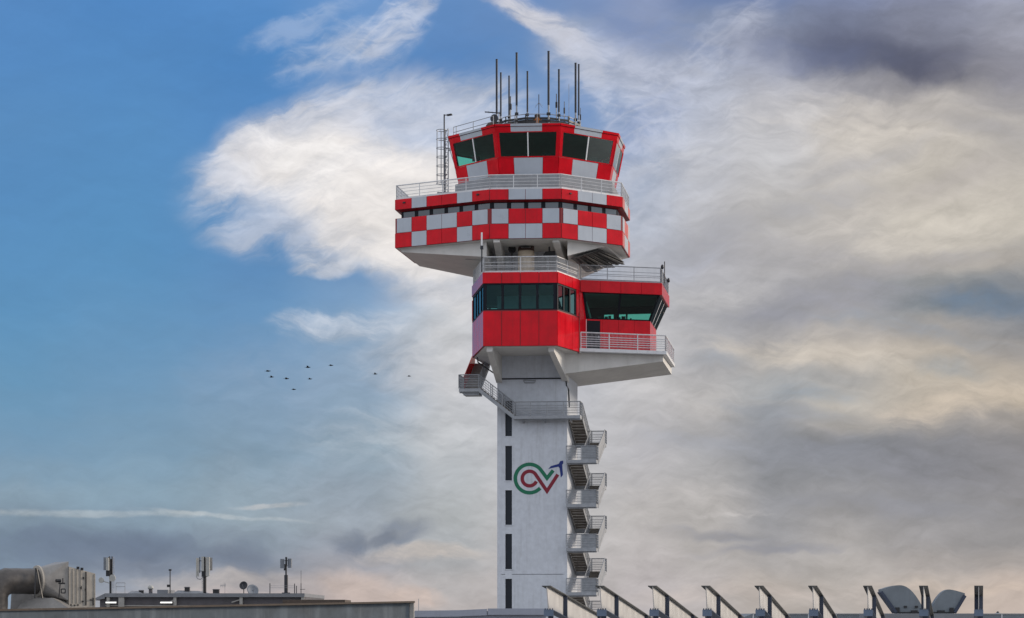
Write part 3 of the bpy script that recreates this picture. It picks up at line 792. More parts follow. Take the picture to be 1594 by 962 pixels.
# near stained parapet wall, bottom left
wy0, wy1 = 60.0, 72.0
x0 = X(-120, wy0); x1 = X(645, wy1); zt0 = Z(950.5, wy0); zt1 = Z(935.5, wy1)
wl = thing('parapet_wall', (x0, wy0, 0), 'long stained grey rooftop parapet wall across the bottom left', 'wall')
a = MB(); a.hexa([(x0, wy0, 0), (x1 - .16, wy1, 0), (x1 - .16, wy1 + .5, 0), (x0, wy0 + .5, 0), (x0, wy0, zt0 - .06), (x1 - .16, wy1, zt1 - .06), (x1 - .16, wy1 + .5, zt1 - .06), (x0, wy0 + .5, zt0 - .06)]); a.build('wall_face', 'wallst', wl)
a = MB(); a.hexa([(x0, wy0 - .05, zt0 - .058), (x1, wy1 - .05, zt1 - .058), (x1, wy1 + .55, zt1 - .058), (x0, wy0 + .55, zt0 - .058), (x0, wy0 - .05, zt0), (x1, wy1 - .05, zt1), (x1, wy1 + .55, zt1), (x0, wy0 + .55, zt0)]); a.build('coping', 'coping', wl)
a = MB(); a.box(x1 - .158, x1 - .02, wy1 - .02, wy1 + .52, 0, zt1 - .06); a.build('end_trim', 'post', wl)

# rooftop unit with round duct, far left
nL = Vector((-.80, -.60, 0)); nR = Vector((.60, -.80, 0)); AY = 100.0
P0 = Vector((X(107, AY), AY, 0)); zb_, zt_ = Z(944, AY), Z(882, AY); up = Vector((0, 0, 1))
ac = thing('rooftop_air_unit', (P0.x, P0.y, zb_ - 1.2), 'beige and silver rooftop air unit with fat round duct behind the parapet', 'air handling unit')
lf = -nR * 1.45; rt = -nL * 1.32
a = MB(); c = [P0, P0 + rt, P0 + rt + lf, P0 + lf]
hts = [zt_, zt_ - .30, zt_ - .30, zt_]
a.hexa([p + up * (zb_ - 1.2) for p in c] + [p + up * h for p, h in zip(c, hts)])
a.build('cabinet', 'acw', ac)
a = MB()
def rf(s0, s1, h0, h1, o, m=0):
    tb = lambda s: zt_ - .30 * s
    q4 = (P0 + rt * s0 + up * (zb_ + h0), P0 + rt * s1 + up * (zb_ + h0), P0 + rt * s1 + up * (min(zb_ + h1, tb(s1) - .04)), P0 + rt * s0 + up * (min(zb_ + h1, tb(s0) - .04)))
    a.patch(q4, 0, 1, 0, 1, -.01, o, m)
for s in (.14, .29, .44): rf(s, s + .03, .15, 3, .03)
rf(.0, .035, 0, 3, .035); rf(.965, 1.0, 0, 3, .035)
a.build('cabinet_rib', 'acw', ac)
a = MB(); rf(.63, .66, .05, 3, .05); rf(.53, .56, 1.25, 1.36, .07); rf(.60, .62, .75, .82, .07); rf(.5, .55, .2, .27, .06); rf(.8, .9, .28, .33, .05); rf(.41, .47, .84, .88, .06); rf(.46, .47, .78, .95, .065); rf(.05, .1, .03, .1, .05); rf(.2, .23, .02, .09, .05); rf(.32, .36, .04, .1, .05); rf(.9, .93, .05, .4, .05); a.build('door_latch', 'black', ac)
a = MB()
for s in (.35, .5): 
    p = P0 + rt * s + up * (zt_ - .3 * s); a.hexa([p + Vector((i, j, k)) for k in (0, .11) for i, j in ((-.06, -.05), (.06, -.05), (.06, .05), (-.06, .05))])
a.build('roof_lug', 'black', ac)
# square to round transition
lc = P0 + lf * .5 + up * (zb_ + (zt_ - zb_) * .64)
cc = lc + nL * 1.2 - up * .02; R_ = .63; n = 32; a = MB()
ringc = []; ringb = []
ldir = lf.normalized()
hw, hh = lf.length / 2, (zt_ - zb_) * .5
for k in range(n):
    t = 2 * math.pi * k / n; cx_, cz_ = math.cos(t), math.sin(t)
    ringc.append(cc + ldir * R_ * cx_ + up * R_ * cz_)
    s_ = 1 / max(abs(cx_), abs(cz_)); ringb.append(lc + ldir * hw * cx_ * s_ * .98 + up * hh * cz_ * s_ * .98)
cor = [lc + ldir * hw * i * .98 + up * hh * j * .98 for i, j in ((1, 1), (-1, 1), (-1, -1), (1, -1))]
def cpt(t): return cc + ldir * R_ * math.cos(t) + up * R_ * math.sin(t)
for q_ in range(4):
    t0 = math.pi / 2 * q_
    a.poly([cor[q_ - 1], cor[q_], cpt(t0)])
    for k in range(8): a.poly([cor[q_], cpt(t0 + math.pi / 16 * (k + 1)), cpt(t0 + math.pi / 16 * k)])
a.build('duct_transition', 'ac', ac)
a = MB(); a.lathe(cc, nL, [(R_ + .02, -.04), (R_ + .1, -.02), (R_ + .1, .06), (R_ + .01, .08)], 0, 32); a.build('duct_flange', 'acw', ac)
a = MB(); DL = 1.35
rings = []
for k in range(5): rings.append((cc + nL * (.08 + (DL - .08) * k / 4), nL, .585 + (.012 if k % 2 else 0)))
ec = cc + nL * DL - up * .75
for k in range(1, 9):
    t = math.pi / 2 * k / 8; rings.append((ec + nL * (.75 * math.sin(t)) + up * .75 * math.cos(t), nL * math.cos(t) - up * math.sin(t), .60 + (.02 if k % 2 else 0)))
for k in range(1, 8): rings.append((ec + nL * .75 - up * (.28 * k), -up, .59 + (.015 if k % 2 else 0)))
b0 = len(a.v); hn = Vector((-nL.y, nL.x, 0)); nn_ = 28
for c_, d_, r_ in rings:
    v_ = d_.cross(hn).normalized()
    for i in range(nn_):
        t = 2 * math.pi * i / nn_; a.v.append(tuple(c_ + hn * r_ * math.cos(t) + v_ * r_ * math.sin(t)))
for k in range(len(rings) - 1):
    for i in range(nn_):
        j = (i + 1) % nn_; a.f.append((b0 + k * nn_ + i, b0 + k * nn_ + j, b0 + (k + 1) * nn_ + j, b0 + (k + 1) * nn_ + i)); a.m.append(0)
a.build('round_duct', 'duct', ac, smooth=True)
for p_, q_ in (((55.5, 884.5, 99.1), (54.0, 931, 98.7)), ((57, 884.5, 99.1), (66, 931, 98.9))):
    a = MB(); a.bar(W(*p_), W(*q_), .05, .05); a.build('duct_strap', 'black', ac)
a = MB(); a.hexa([W(16, 950, 101.6), W(100, 950, 101.6), W(100, 950, 103.4), W(16, 950, 103.4), W(20, 886, 101.6), W(106, 882.6, 101.6), W(106, 882.6, 103.4), W(20, 886, 103.4)]); a.build('rear_casing', 'ac', ac)
# flap motor and square inspection eye on the transition
def tw(px, py, dy): 
    Y = AY - .45 + dy; return Vector((X(px, Y), Y, Z(py, Y)))
a = MB(); o = tw(91, 904, -.2); a.lathe(o, (-.8, -.6, 0), [(.08, -.1), (.08, .12)], 0, 10); a.bar(o + Vector((0, 0, -.12)), o + Vector((.28, .1, -.12)), .08, .07); a.bar(o + Vector((.08, 0, -.12)), o + Vector((.02, 0, -.75)), .04, .04); a.tube(o + Vector((.2, 0, -.1)), o + Vector((.2, 0, .12)), .03); a.build('damper_motor', 'black', ac)
a = MB(); o = tw(98.5, 920, -.1); e_ = Vector((.6, -.45, 0))
for s0, s1 in (((-1, -1), (1, -1)), ((1, -1), (1, 1)), ((1, 1), (-1, 1)), ((-1, 1), (-1, -1))):
    a.bar(o + Vector((s0[0] * .09, 0, s0[1] * .09)), o + Vector((s1[0] * .09, 0, s1[1] * .09)), .04, .05)
a.build('inspection_eye', 'black', ac)
# silver sloping plinth under the duct
a = MB(); Y = 99.2
a.hexa([W(24, 950, Y), W(112, 950, Y), W(112, 950, Y + 1.6), W(24, 950, Y + 1.6), W(38, 932.5, Y + .3), W(82, 930.5, Y + .3), W(108, 938, Y + 1.3), W(38, 932.5, Y + 1.3)]); a.build('silver_plinth', 'ac', ac)
# unit base down to its roof
rb = MB(); rb.box(X(-260, 98), X(150, 98), 97.2, 108, 0, zb_ - 1.2); tag(rb.build('plant_room', 'roofw', None, (X(-50, 98), 102, 0)), 'low grey plant room under the rooftop air unit', 'building')

# distant rooftop building, left
BY = 230.0
bx0, bx1 = X(163, BY), X(474, BY); bz = Z(923.5, BY)
bd = thing('flat_roof_building', (bx0, BY, 0), 'low flat roofed grey building with antennas behind the parapet wall', 'building')
a = MB(); a.box(bx0 - .6, bx1, BY + .5, BY + 24, 0, bz - .38); a.build('wall', 'roofd', bd)
a = MB(); a.box(bx0, bx1, BY, BY + 24.5, bz - .40, bz); a.hexa([(bx0 - 1.0, BY + .05, bz - .75), (bx0 - .01, BY + .05, bz - .55), (bx0 - .01, BY + 24, bz - .55), (bx0 - 1.0, BY + 24, bz - .75), (bx0 - 1.0, BY + .05, bz - .5), (bx0 - .01, BY + .05, bz - .02), (bx0 - .01, BY + 24, bz - .02), (bx0 - 1.0, BY + 24, bz - .5)]); roofo = a.build('roof', 'roofw', bd)
a = MB(); a.box(X(235, BY), X(252, BY), BY + 4, BY + 9, bz, bz + .42); a.hexa([(X(190, BY), BY + 3, bz), (X(215, BY), BY + 3, bz), (X(215, BY), BY + 9, bz), (X(190, BY), BY + 9, bz), (X(194, BY), BY + 4, bz + .3), (X(202, BY), BY + 4, bz + .3), (X(202, BY), BY + 8, bz + .3), (X(194, BY), BY + 8, bz + .3)])
a.hexa([(X(262, BY), BY + 3, bz), (X(312, BY), BY + 3, bz), (X(312, BY), BY + 9, bz), (X(262, BY), BY + 9, bz), (X(268, BY), BY + 4, bz + .36), (X(300, BY), BY + 4, bz + .30), (X(300, BY), BY + 8, bz + .30), (X(268, BY), BY + 8, bz + .36)])
a.build('roof_hump', 'roofw', roofo)
for px in (168, 188.5, 272, 375, 471):
    a = MB(); w_ = .16 if px != 188.5 else .3; a.box(X(px, BY) - w_, X(px, BY) + w_, BY + .08, BY + .48, bz - 6, bz - .41); a.build('post', 'post', bd)
a = MB(); a.box(bx0, bx1, BY + .3, BY + .48, bz - 1.35, bz - 1.25); a.build('lower_rail', 'post', bd)
for (pa_, pb_) in ((360, 374), (262, 271), (460, 471)):
    a = MB(); a.bar((X(pa_, BY), BY + .25, bz - .95), (X(pb_, BY), BY + .25, bz - .66), .1, .12); a.build('roof_strut', 'post', bd)
for px0, px1, lab in ((164.5, 181, 'bright white strip under the roof edge near the left end'), (249.5, 268, 'bright white strip under the roof edge by the third post')):
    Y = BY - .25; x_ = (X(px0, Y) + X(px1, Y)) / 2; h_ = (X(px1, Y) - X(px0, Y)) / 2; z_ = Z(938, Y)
    t = thing('glowing_strip', (x_, Y, z_), lab, 'lamp', 'bright strips under the roof edge')  # emissive tube standing in for a bright white strip on the wall
    a = MB(); a.lathe((x_ - h_, Y, z_), (1, 0, 0), [(.06, 0), (.075, .03), (.075, 2 * h_ - .03), (.06, 2 * h_)], 0, 10); a.build('tube', 'stripw', t)
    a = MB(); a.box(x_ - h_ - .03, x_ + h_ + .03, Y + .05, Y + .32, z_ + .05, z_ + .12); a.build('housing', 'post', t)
# lower roof slab to the right of it
a = MB(); Y = 215.0; a.box(X(440, Y), X(537, Y), Y, Y + 8, 0, Z(933.5, Y)); tag(a.build('low_roof_block', 'coping', None, (X(490, Y), Y, 0)), 'low brown edged roof block between the antennas and parapet end', 'building')

def roofthing(*a, **k): return thing(*a, **k)
def panel(t, px, py0, py1, Y, w, m, dx=0, rot=0):
    a = MB(); x = X(px, Y); c, s = math.cos(rot), math.sin(rot); h = w / 2; d = .09
    pts = [(x + i * c - j * s, Y + i * s + j * c) for i, j in ((-h, -d), (h, -d), (h, d), (-h, d))]
    a.prism(pts, Z(py1, Y), Z(py0, Y)); a.build('panel_antenna', m, t)
Y = 234.0
# mast A
x = X(172, Y)
t = thing('cell_mast', (x, Y, bz), 'phone mast with dark panels and two small round dishes, leftmost on the roof', 'antenna mast', 'phone masts on the far roof')
a = MB(); a.tube((x, Y, bz), (x, Y, Z(870, Y)), .12, 0, 8); a.tube((x - .05, Y - .2, Z(884, Y)), (x - .05, Y - .2, Z(866, Y)), .06); a.tube((x + .18, Y - .1, Z(900, Y)), (x + .18, Y - .1, Z(866, Y)), .06); a.build('mast_pole', 'black', t)
panel(t, 163.6, 867.5, 887.5, Y - .5, .32, 'dish', rot=.3); panel(t, 167.5, 868, 888, Y - .8, .30, 'panelant', rot=-.2); panel(t, 170, 867, 886, Y - .4, .22, 'desk'); panel(t, 168, 888, 897, Y - .5, .4, 'black')
a = MB()
for k in range(14): a.tube((X(175.3, Y), Y, Z(870 + k * 3.4, Y)), (X(177.5, Y), Y, Z(870 + k * 3.4, Y)), .02)
a.tube((X(175.3, Y), Y, bz), (X(175.3, Y), Y, Z(867, Y)), .025); a.tube((X(177.5, Y), Y, bz), (X(177.5, Y), Y, Z(867, Y)), .025); a.build('mast_ladder', 'antl', t)
for px, py, r in ((159.3, 903.3, .30), (176.4, 900, .38)):
    a = MB(); a.lathe((X(px, Y), Y - .5, Z(py, Y)), (-.25, -1, .0), [(.08, -.2), (r * .8, -.1), (r, 0), (r, .1)], 0, 18); a.bar((X(px, Y), Y - .3, Z(py + 1, Y)), (x, Y, Z(py + 5 if px < 170 else py, Y)), .08, .08); a.build('round_dish', 'panelant', t)
# mast B
x = X(318.5, Y)
t = thing('cell_mast', (x, Y, bz), 'phone mast with the widest ring of tall pale panels, middle of the roof', 'antenna mast', 'phone masts on the far roof')
a = MB(); a.tube((x, Y, bz), (x, Y, Z(892, Y)), .19, 0, 8); a.tube((x, Y, Z(898, Y)), (x, Y, Z(886, Y)), .33, 0, 8); a.tube((x, Y, Z(890, Y)), (x, Y, Z(868, Y)), .13, 0, 8); a.tube((X(311, Y), Y, Z(892, Y)), (X(311, Y), Y, Z(867, Y)), .05); a.build('mast_pole', 'black', t)
panel(t, 307.4, 868.5, 897.5, Y - .4, .28, 'panelant', rot=.5); panel(t, 315.5, 866.5, 889, Y - .7, .26, 'panelant'); panel(t, 323.5, 867, 897, Y - .6, .40, 'panelant', rot=-.2); panel(t, 327.5, 868, 888, Y + .2, .42, 'post', rot=.2); panel(t, 318, 866.5, 880, Y - .5, .2, 'desk')
a = MB()
for py in (873, 889): a.bar((X(307, Y), Y - .2, Z(py, Y)), (X(327, Y), Y, Z(py, Y)), .06, .07)
a.build('mast_crossarm', 'black', t)
a = MB(); a.path([(X(306.6, Y), Y - .3, Z(898, Y)), (X(308, Y), Y - .3, Z(901, Y)), (X(312, Y), Y - .2, Z(902, Y)), (X(316, Y), Y, Z(899, Y))], .04); a.build('cable_loop', 'antl', t)
a = MB(); a.tube((X(315.2, Y), Y - .3, bz), (X(315.2, Y), Y - .3, Z(898, Y)), .022); a.tube((X(316.7, Y), Y - .3, bz), (X(316.7, Y), Y - .3, Z(898, Y)), .022)
for k in range(8): a.tube((X(315.2, Y), Y - .3, bz + .2 * k + .1), (X(316.7, Y), Y - .3, bz + .2 * k + .1), .018)
a.build('mast_ladder', 'antl', t)
# mast C
x = X(445.3, Y)
t = thing('cell_mast', (x, Y, bz), 'slim phone mast on a thick dark base, rightmost on the roof', 'antenna mast', 'phone masts on the far roof')
a = MB(); a.tube((x, Y, bz), (x, Y, Z(895, Y)), .20, 0, 8); a.tube((x, Y, Z(895, Y)), (x, Y, Z(867, Y)), .09, 0, 8); a.box(x - .42, x + .42, Y - .3, Y + .3, bz, bz + .12); a.build('mast_pole', 'antd', t)
panel(t, 439.4, 870, 884.5, Y - .4, .42, 'dish', rot=.4); panel(t, 451.3, 869.5, 884, Y - .4, .42, 'dish', rot=-.4); panel(t, 446, 867.5, 880, Y - .5, .14, 'black'); panel(t, 443, 878, 888, Y - .3, .16, 'black')
a = MB()
for py in (873, 881): a.bar((X(439, Y), Y - .2, Z(py, Y)), (X(451, Y), Y - .2, Z(py, Y)), .06, .07)
a.build('mast_crossarm', 'black', t)
# other roof items
x = X(264.8, Y)
t = thing('pole_camera', (x, Y, bz), 'thin pole with small top bracket and box between two phone masts', 'pole')
a = MB(); a.tube((x, Y, bz), (x, Y, Z(886, Y)), .055, 0, 8); a.build('pole', 'antd', t)
a = MB(); a.box(x - .14, x + .14, Y - .12, Y + .12, Z(888.5, Y), Z(886, Y)); a.build('bracket', 'black', t)
a = MB(); a.box(x - .3, x + .08, Y - .3, Y - .06, Z(914, Y), Z(910, Y)); a.build('box', 'black', t)
for px, py, r, lab, ax, m in ((379.3, 911.5, .45, 'small dark satellite dish left of the larger dish', (-.2, -1, .25), 'antd'), (393.5, 919, .66, 'larger grey satellite dish tilted right beside the small dark one', (.5, -1, .5), 'dish')):
    x = X(px, Y); z = Z(py, Y); t = thing('satellite_dish', (x, Y, bz), lab, 'satellite dish', 'satellite dishes on the far roof')
    a = MB(); a.lathe((x, Y, z), ax, [(.05, -.16), (r * .55, -.10), (r * .85, -.02), (r, .06), (r, .09), (r * .8, .03), (.05, -.08)], 0, 22); a.build('reflector', m, t, smooth=True)
    a = MB(); a.tube((x, Y + .1, bz), (x, Y + .1, z), .05); a.build('stand', 'black', t)
    a = MB(); v = Vector(ax).normalized(); a.tube(Vector((x, Y, z)) + Vector((0, 0, -r * .8)), Vector((x, Y, z)) + v * r * .8, .02); a.build('feed_arm', 'antl', t)
for px0, px1, py, lab in ((287, 296, 913.5, 'low dark roof vent box left of the middle phone mast'), (331, 342, 917, 'dark roof vent box just right of the middle phone mast'), (216, 224, 918.5, 'flat small roof vent box in the middle of the left roof')):
    t = thing('roof_vent', (X((px0 + px1) / 2, Y), Y, bz), lab, 'roof vent', 'vent boxes on the far roof')
    x_a, x_b = X(px0, Y), X(px1, Y); z1_ = Z(py, Y)
    a = MB(); a.box(x_a + .06, x_b - .06, Y - .3, Y + .3, bz, z1_ - .08); a.build('housing', 'desk', t)
    a = MB(); a.hexa([(x_a, Y - .38, z1_ - .078), (x_b, Y - .38, z1_ - .078), (x_b, Y + .38, z1_ - .078), (x_a, Y + .38, z1_ - .078), (x_a + .06, Y - .3, z1_), (x_b - .06, Y - .3, z1_), (x_b - .06, Y + .3, z1_), (x_a + .06, Y + .3, z1_)]); a.build('cap', 'roofd', t)
x = X(234.5, Y); t = thing('roof_ventilator', (x, Y, bz), 'small domed turbine ventilator on the roof hump', 'roof vent')
a = MB(); a.tube((x, Y, bz), (x, Y, Z(916, Y)), .2, 0, 12); a.build('neck', 'roofd', t)
a = MB(); a.lathe((x, Y, Z(917, Y)), (0, 0, 1), [(.28, 0), (.32, .15), (.24, .34), (.08, .44)], 0, 14); a.build('dome', 'panelant', t, smooth=True)
x = X(348, Y); t = thing('television_aerial', (x, Y, bz), 'thin television aerial with short elements right of the vent box', 'antenna')
a = MB(); a.tube((x + .15, Y, bz), (x + .15, Y, Z(907, Y)), .025); a.build('mast_pipe', 'antl', t)
a = MB(); a.tube((X(343, Y), Y, Z(911.5, Y)), (X(351.5, Y), Y, Z(910.5, Y)), .02)
for k in range(6): xx = X(343.5 + 1.5 * k, Y); a.tube((xx, Y - .2, Z(914 - (k % 2), Y)), (xx, Y + .2, Z(907.5 + (k % 3), Y)), .018)
a.build('elements', 'antl', t)
x = X(468.6, Y); t = thing('whip_aerial', (x, Y, bz), 'thin whip aerial with crossbar at the right end of the far roof', 'antenna')
a = MB(); a.tube((x, Y, bz), (x, Y, Z(908, Y)), .045); a.build('mast_pipe', 'antd', t)
a = MB(); a.tube((x, Y, Z(908, Y)), (x, Y, Z(888, Y)), .022); a.tube((x - .1, Y, Z(917.5, Y)), (X(475, Y), Y, Z(917.3, Y)), .025); a.build('radiator', 'antd', t)
t = thing('wire_fence', (X(421, Y), Y - .5, bz), 'thin posts and wires along the roof edge near the slim mast', 'fence')
for px, py in ((421, 908), (459.3, 908.5), (462.2, 912)):
    a = MB(); a.tube((X(px, Y), Y - .5, bz), (X(px, Y), Y - .5, Z(py, Y)), .05); a.build('post', 'antd', t)
a = MB()
for py in (912, 915): a.tube((X(421, Y), Y - .5, Z(py, Y)), (X(459.3, Y), Y - .5, Z(py, Y)), .014)
a.build('wire', 'antl', t)
t = thing('guard_rail', (X(178, Y), Y + 1, bz), 'small pipe guard rail right of the leftmost phone mast', 'railing')
a = MB(); 
for py in (907, 913): a.tube((X(178, Y), Y + 1, Z(py, Y)), (X(192, Y), Y + 1, Z(py, Y)), .03)
a.build('rail', 'antl', t)
for px in (178, 192):
    a = MB(); a.tube((X(px, Y), Y + 1, bz), (X(px, Y), Y + 1, Z(907, Y)), .03); a.build('post', 'antl', t)

# grey terminal roof in front of the tower foot
TY = 120.0
tb = thing('terminal_building', (X(745, TY), TY, 0), 'blue grey flat terminal block in front of the tower foot', 'building')
a = MB(); a.box(X(560, TY), X(850, TY), TY + .25, TY + 14, 0, Z(951, TY)); a.build('wall', 'term', tb)
a = MB()
zA, zB_, zC = Z(951.6, TY), Z(948.6, TY), Z(947.2, TY)
for (pa_, pb_, za, zb) in ((560, 712, zA, zA + .06), (712, 758, zA + .06, zC - .02), (759.2, 852, zC, zC)):
    a.hexa([(X(pa_, TY), TY, za - .35), (X(pb_, TY), TY, zb - .35), (X(pb_, TY), TY + .5, zb - .35), (X(pa_, TY), TY + .5, za - .35), (X(pa_, TY), TY, za), (X(pb_, TY), TY, zb), (X(pb_, TY), TY + .5, zb), (X(pa_, TY), TY + .5, za)])
a.build('roof_edge', 'term', tb)
x = X(651.7, TY + 2); t = thing('lightning_rod', (x, TY + 2, Z(953, TY)), 'thin rod beside the end of the stained parapet', 'rod')
a = MB(); a.tube((x, TY + 2, Z(953, TY)), (x, TY + 2, Z(932, TY + 2)), .02); a.build('rod', 'antl', t)
a = MB(); a.box(x - .1, x + .1, TY + 1.9, TY + 2.1, Z(953, TY) - .4, Z(953, TY)); a.build('base', 'galv', t)

# row of steel rafters, bottom right
RY = 60.0
beam_d = Vector((X(1523, 1.0) - 0, 1.0, -(1300 - HZ) / F)).normalized()   # all rafters run back and down together
tips = [843.5, 926.5, 1008.5, 1091.5, 1174.5, 1258.0, 1343.5, 1430.5, 1516.5]
ords = ['first steel roof rafter from the left, in front of the tower foot', 'second steel roof rafter from the left, below the tower stair', 'third steel roof rafter from the left', 'fourth steel roof rafter from the left', 'fifth steel roof rafter from the left, before the low hipped roof', 'sixth steel roof rafter from the left', 'steel roof rafter just left of the larger roof hatch', 'steel roof rafter standing between the two curved roof hatches', 'rightmost steel roof rafter, seen straight from its end']
fw = 14 / F * RY; side_v = Vector((1, 0, 0))
proto = None
def make_rafter(tx):
    t = empty('steel_rafter', (tx, RY, 0))
    o = Vector((tx, RY, Z(912.8, RY))); Lb = 16.0
    d = beam_d; upn = Vector((0, 0, 1)); up2 = side_v.cross(d).normalized()
    A = o; B = o + d * Lb
    th = .022
    f = MB(); f.hexa([A, A + side_v * fw, B + side_v * fw, B, A + upn * th, A + side_v * fw + upn * th, B + side_v * fw + upn * th, B + upn * th]); f.build('top_flange', 'flange', t)
    c = side_v * fw * .5; wt = side_v * .012; h0 = (947 - 912.8) / F * RY; st = d * .30
    f = MB()
    f.hexa([A + c - wt + st - upn * h0, A + c + wt + st - upn * h0, B + c + wt - upn * h0, B + c - wt - upn * h0, A + c - wt + st * .12 - upn * .002, A + c + wt + st * .12 - upn * .002, B + c + wt - upn * .002, B + c - wt - upn * .002])
    f.build('web', 'beam', t)
    f = MB(); s0 = A + st - upn * (h0 + th)
    f.hexa([s0, s0 + side_v * fw, B + side_v * fw - upn * (h0 + th), B - upn * (h0 + th), s0 + upn * (th - .002), s0 + side_v * fw + upn * (th - .002), B + side_v * fw - upn * (h0 + .002), B - upn * (h0 + .002)]); f.build('bottom_flange', 'bluest', t)
    for k in (2.45, 8.2, 12.5):
        f = MB(); p = A + d * k - upn * h0
        q_ = [p, p + side_v * fw * .47, p + side_v * fw * .47 + d * .05, p + d * .05]
        f.hexa(q_ + [v + upn * (h0 - .004) for v in q_])
        q_ = [v + side_v * fw * .53 for v in q_]
        f.hexa(q_ + [v + upn * (h0 - .004) for v in q_])
        f.build('web_stiffener', 'bluedk', t)
    f = MB(); e = A + st - upn * (h0 + th + .002)
    f.hexa([e - upn * .16 - side_v * .004, e - upn * .16 + side_v * (fw + .004), e - upn * .16 + side_v * (fw + .004) + d * .10, e - upn * .16 - side_v * .004 + d * .10, e - side_v * .004, e + side_v * (fw + .004), e + side_v * (fw + .004) + d * .10, e - side_v * .004 + d * .10])
    ep = f.build('end_bracket', 'bluest', t)
    f = MB()
    for k in range(4):
        p = e + side_v * fw * (.1 + .27 * k) + upn * .024 + d * .05; f.tube(p, p + upn * .035, .018, 0, 6)
    f.build('bolt', 'bluedk', ep)
    f = MB(); p = e + d * .14 - upn * .003
    f.hexa([(p.x + fw * .38, p.y, 8), (p.x + fw * .95, p.y, 8), (p.x + fw * .95, p.y + .5, 8), (p.x + fw * .38, p.y + .5, 8), (p.x + fw * .38, p.y, p.z), (p.x + fw * .95, p.y, p.z), (p.x + fw * .95, p.y + .5, p.z - .06), (p.x + fw * .38, p.y + .5, p.z - .06)]); f.build('support_post', 'bluedk', t)
    return t
def copy_tree(o, parent=None):
    c = o.copy(); COL.objects.link(c); c.parent = parent
    for ch in list(o.children): copy_tree(ch, c)
    return c
for i, px in enumerate(tips):
    tx = X(px, RY)
    if proto is None: proto = make_rafter(tx); r = proto
    else: r = copy_tree(proto); r.location = (tx, RY, 0)
    tag(r, ords[i], 'steel beam', 'steel roof rafters in a row')

# roof curb with pale posts behind the rafters
CY = 90.0
cu = thing('roof_curb', (X(1380, CY), CY, 0), 'grey roof curb with pale joints behind the right hand rafters', 'roof')
a = MB(); a.box(X(1172, CY), X(1700, CY), CY, CY + 10, 0, Z(956.2, CY)); a.hexa([(X(1140, CY), CY + .02, 0), (X(1172, CY), CY + .02, 0), (X(1172, CY), CY + 10, 0), (X(1140, CY), CY + 10, 0), (X(1140, CY), CY + .02, Z(968, CY)), (X(1172, CY), CY + .02, Z(955, CY)), (X(1172, CY), CY + 10, Z(955, CY)), (X(1140, CY), CY + 10, Z(968, CY))]); a.build('curb_wall', 'skyl', cu)
a = MB(); a.box(X(1171, CY), X(1700, CY), CY - .04, CY + .2, Z(956.1, CY), Z(954.9, CY)); a.build('coping', 'galv', cu)
for k in range(11):
    px = 1171.5 + 43 * k; a = MB(); a.box(X(px, CY), X(px + 1.8, CY), CY - .03, CY - .002, 0, Z(956.3, CY)); a.build('joint_strip', 'galvl', cu)
for px in (1101.5, 1348, 1552): pass
Y = CY - .5; x = X(1553, CY + .1)
t = thing('curb_lamp', (x, CY + .1, Z(954.9, CY)), 'tiny dark bulkhead lamp on the roof curb at the far right', 'lamp')
a = MB(); a.lathe((x, CY + .08, Z(954.9, CY)), (0, 0, 1), [(.07, 0), (.06, .05), (.02, .09)], 0, 10); a.build('dome', 'desk', t)
a = MB(); a.box(x - .09, x + .09, CY - .02, CY + .18, Z(954.9, CY), Z(954.9, CY) + .02); a.build('base', 'galvl', t)

# two curved hatch leaves standing open on the roof
HY = 84.0
def hatch(outl, face_dx, label, hinge):
    xs = [p[0] for p in outl]; cxp = sum(xs) / len(xs)
    t = thing('curved_roof_hatch', (X(cxp, HY), HY, Z(957, HY)), label, 'roof hatch', 'open curved roof hatches')
    th = .55
    A = [Vector(W(px, py, HY)) for px, py in outl]
    Bk = [v + Vector((face_dx * .02, th, 0)) for v in A]
    a = MB(); a.loft(A, Bk); a.build('curved_shell', 'skyl', t)
    return t, A
arcL = [(1371.5, 917.5)] + [(1371.5 + 62 * s, 917.5 - 6.6 * math.sin(min(1, s / .48) * math.pi / 2) if s <= .48 else 917.5 - 6.6 + 29 * ((s - .48) / .52) ** 2.0) for s in [i / 16 for i in range(1, 17)]]
outL = arcL + [(1436, 947), (1436, 953.5), (1401, 953.5), (1397, 955), (1391, 950), (1372.5, 924)]
t, A = hatch(outL, -1, 'larger open curved roof hatch leaf, leaning left, by the rafters', 0)
a = MB(); a.bar(Vector(W(1371.5, 921, HY - .02)) + Vector((0, .3, 0)), Vector(W(1395, 953.5, HY - .02)) + Vector((0, .3, 0)), .75, .10); a.build('edge_frame', 'bluedk', t)
a = MB(); a.box(X(1394, HY), X(1400, HY), HY - .08, HY + .3, Z(953.5, HY), Z(945.5, HY)); a.box(X(1401, HY), X(1437, HY), HY - .06, HY + .5, Z(955, HY), Z(952.6, HY)); 
for px in (1407, 1424): a.box(X(px, HY), X(px + 4.5, HY), HY - .07, HY - .002, Z(946, HY), Z(943, HY))
a.box(X(1418, HY), X(1428, HY), HY - .1, HY - .002, Z(955, HY), Z(950, HY))
a.build('hinge', 'black', t)
arcR = [(1450.5, 947)] + [(1450.5 + 51.5 * s, 947 - 29.5 * math.sin(min(1, s / .52) * math.pi / 2) ** .8 if s <= .52 else 947 - 29.5 + 6 * ((s - .52) / .48) ** 1.4) for s in [i / 16 for i in range(1, 17)]]
outR = arcR + [(1502, 931), (1487, 953.5), (1452, 953.5)]
t, A = hatch(outR, 1, 'smaller open curved roof hatch leaf, leaning right, by the rafters', 0)
a = MB(); a.bar(Vector(W(1502, 927, HY - .02)) + Vector((0, .3, 0)), Vector(W(1486, 953.5, HY - .02)) + Vector((0, .3, 0)), .75, .12); a.build('edge_frame', 'bluedk', t)
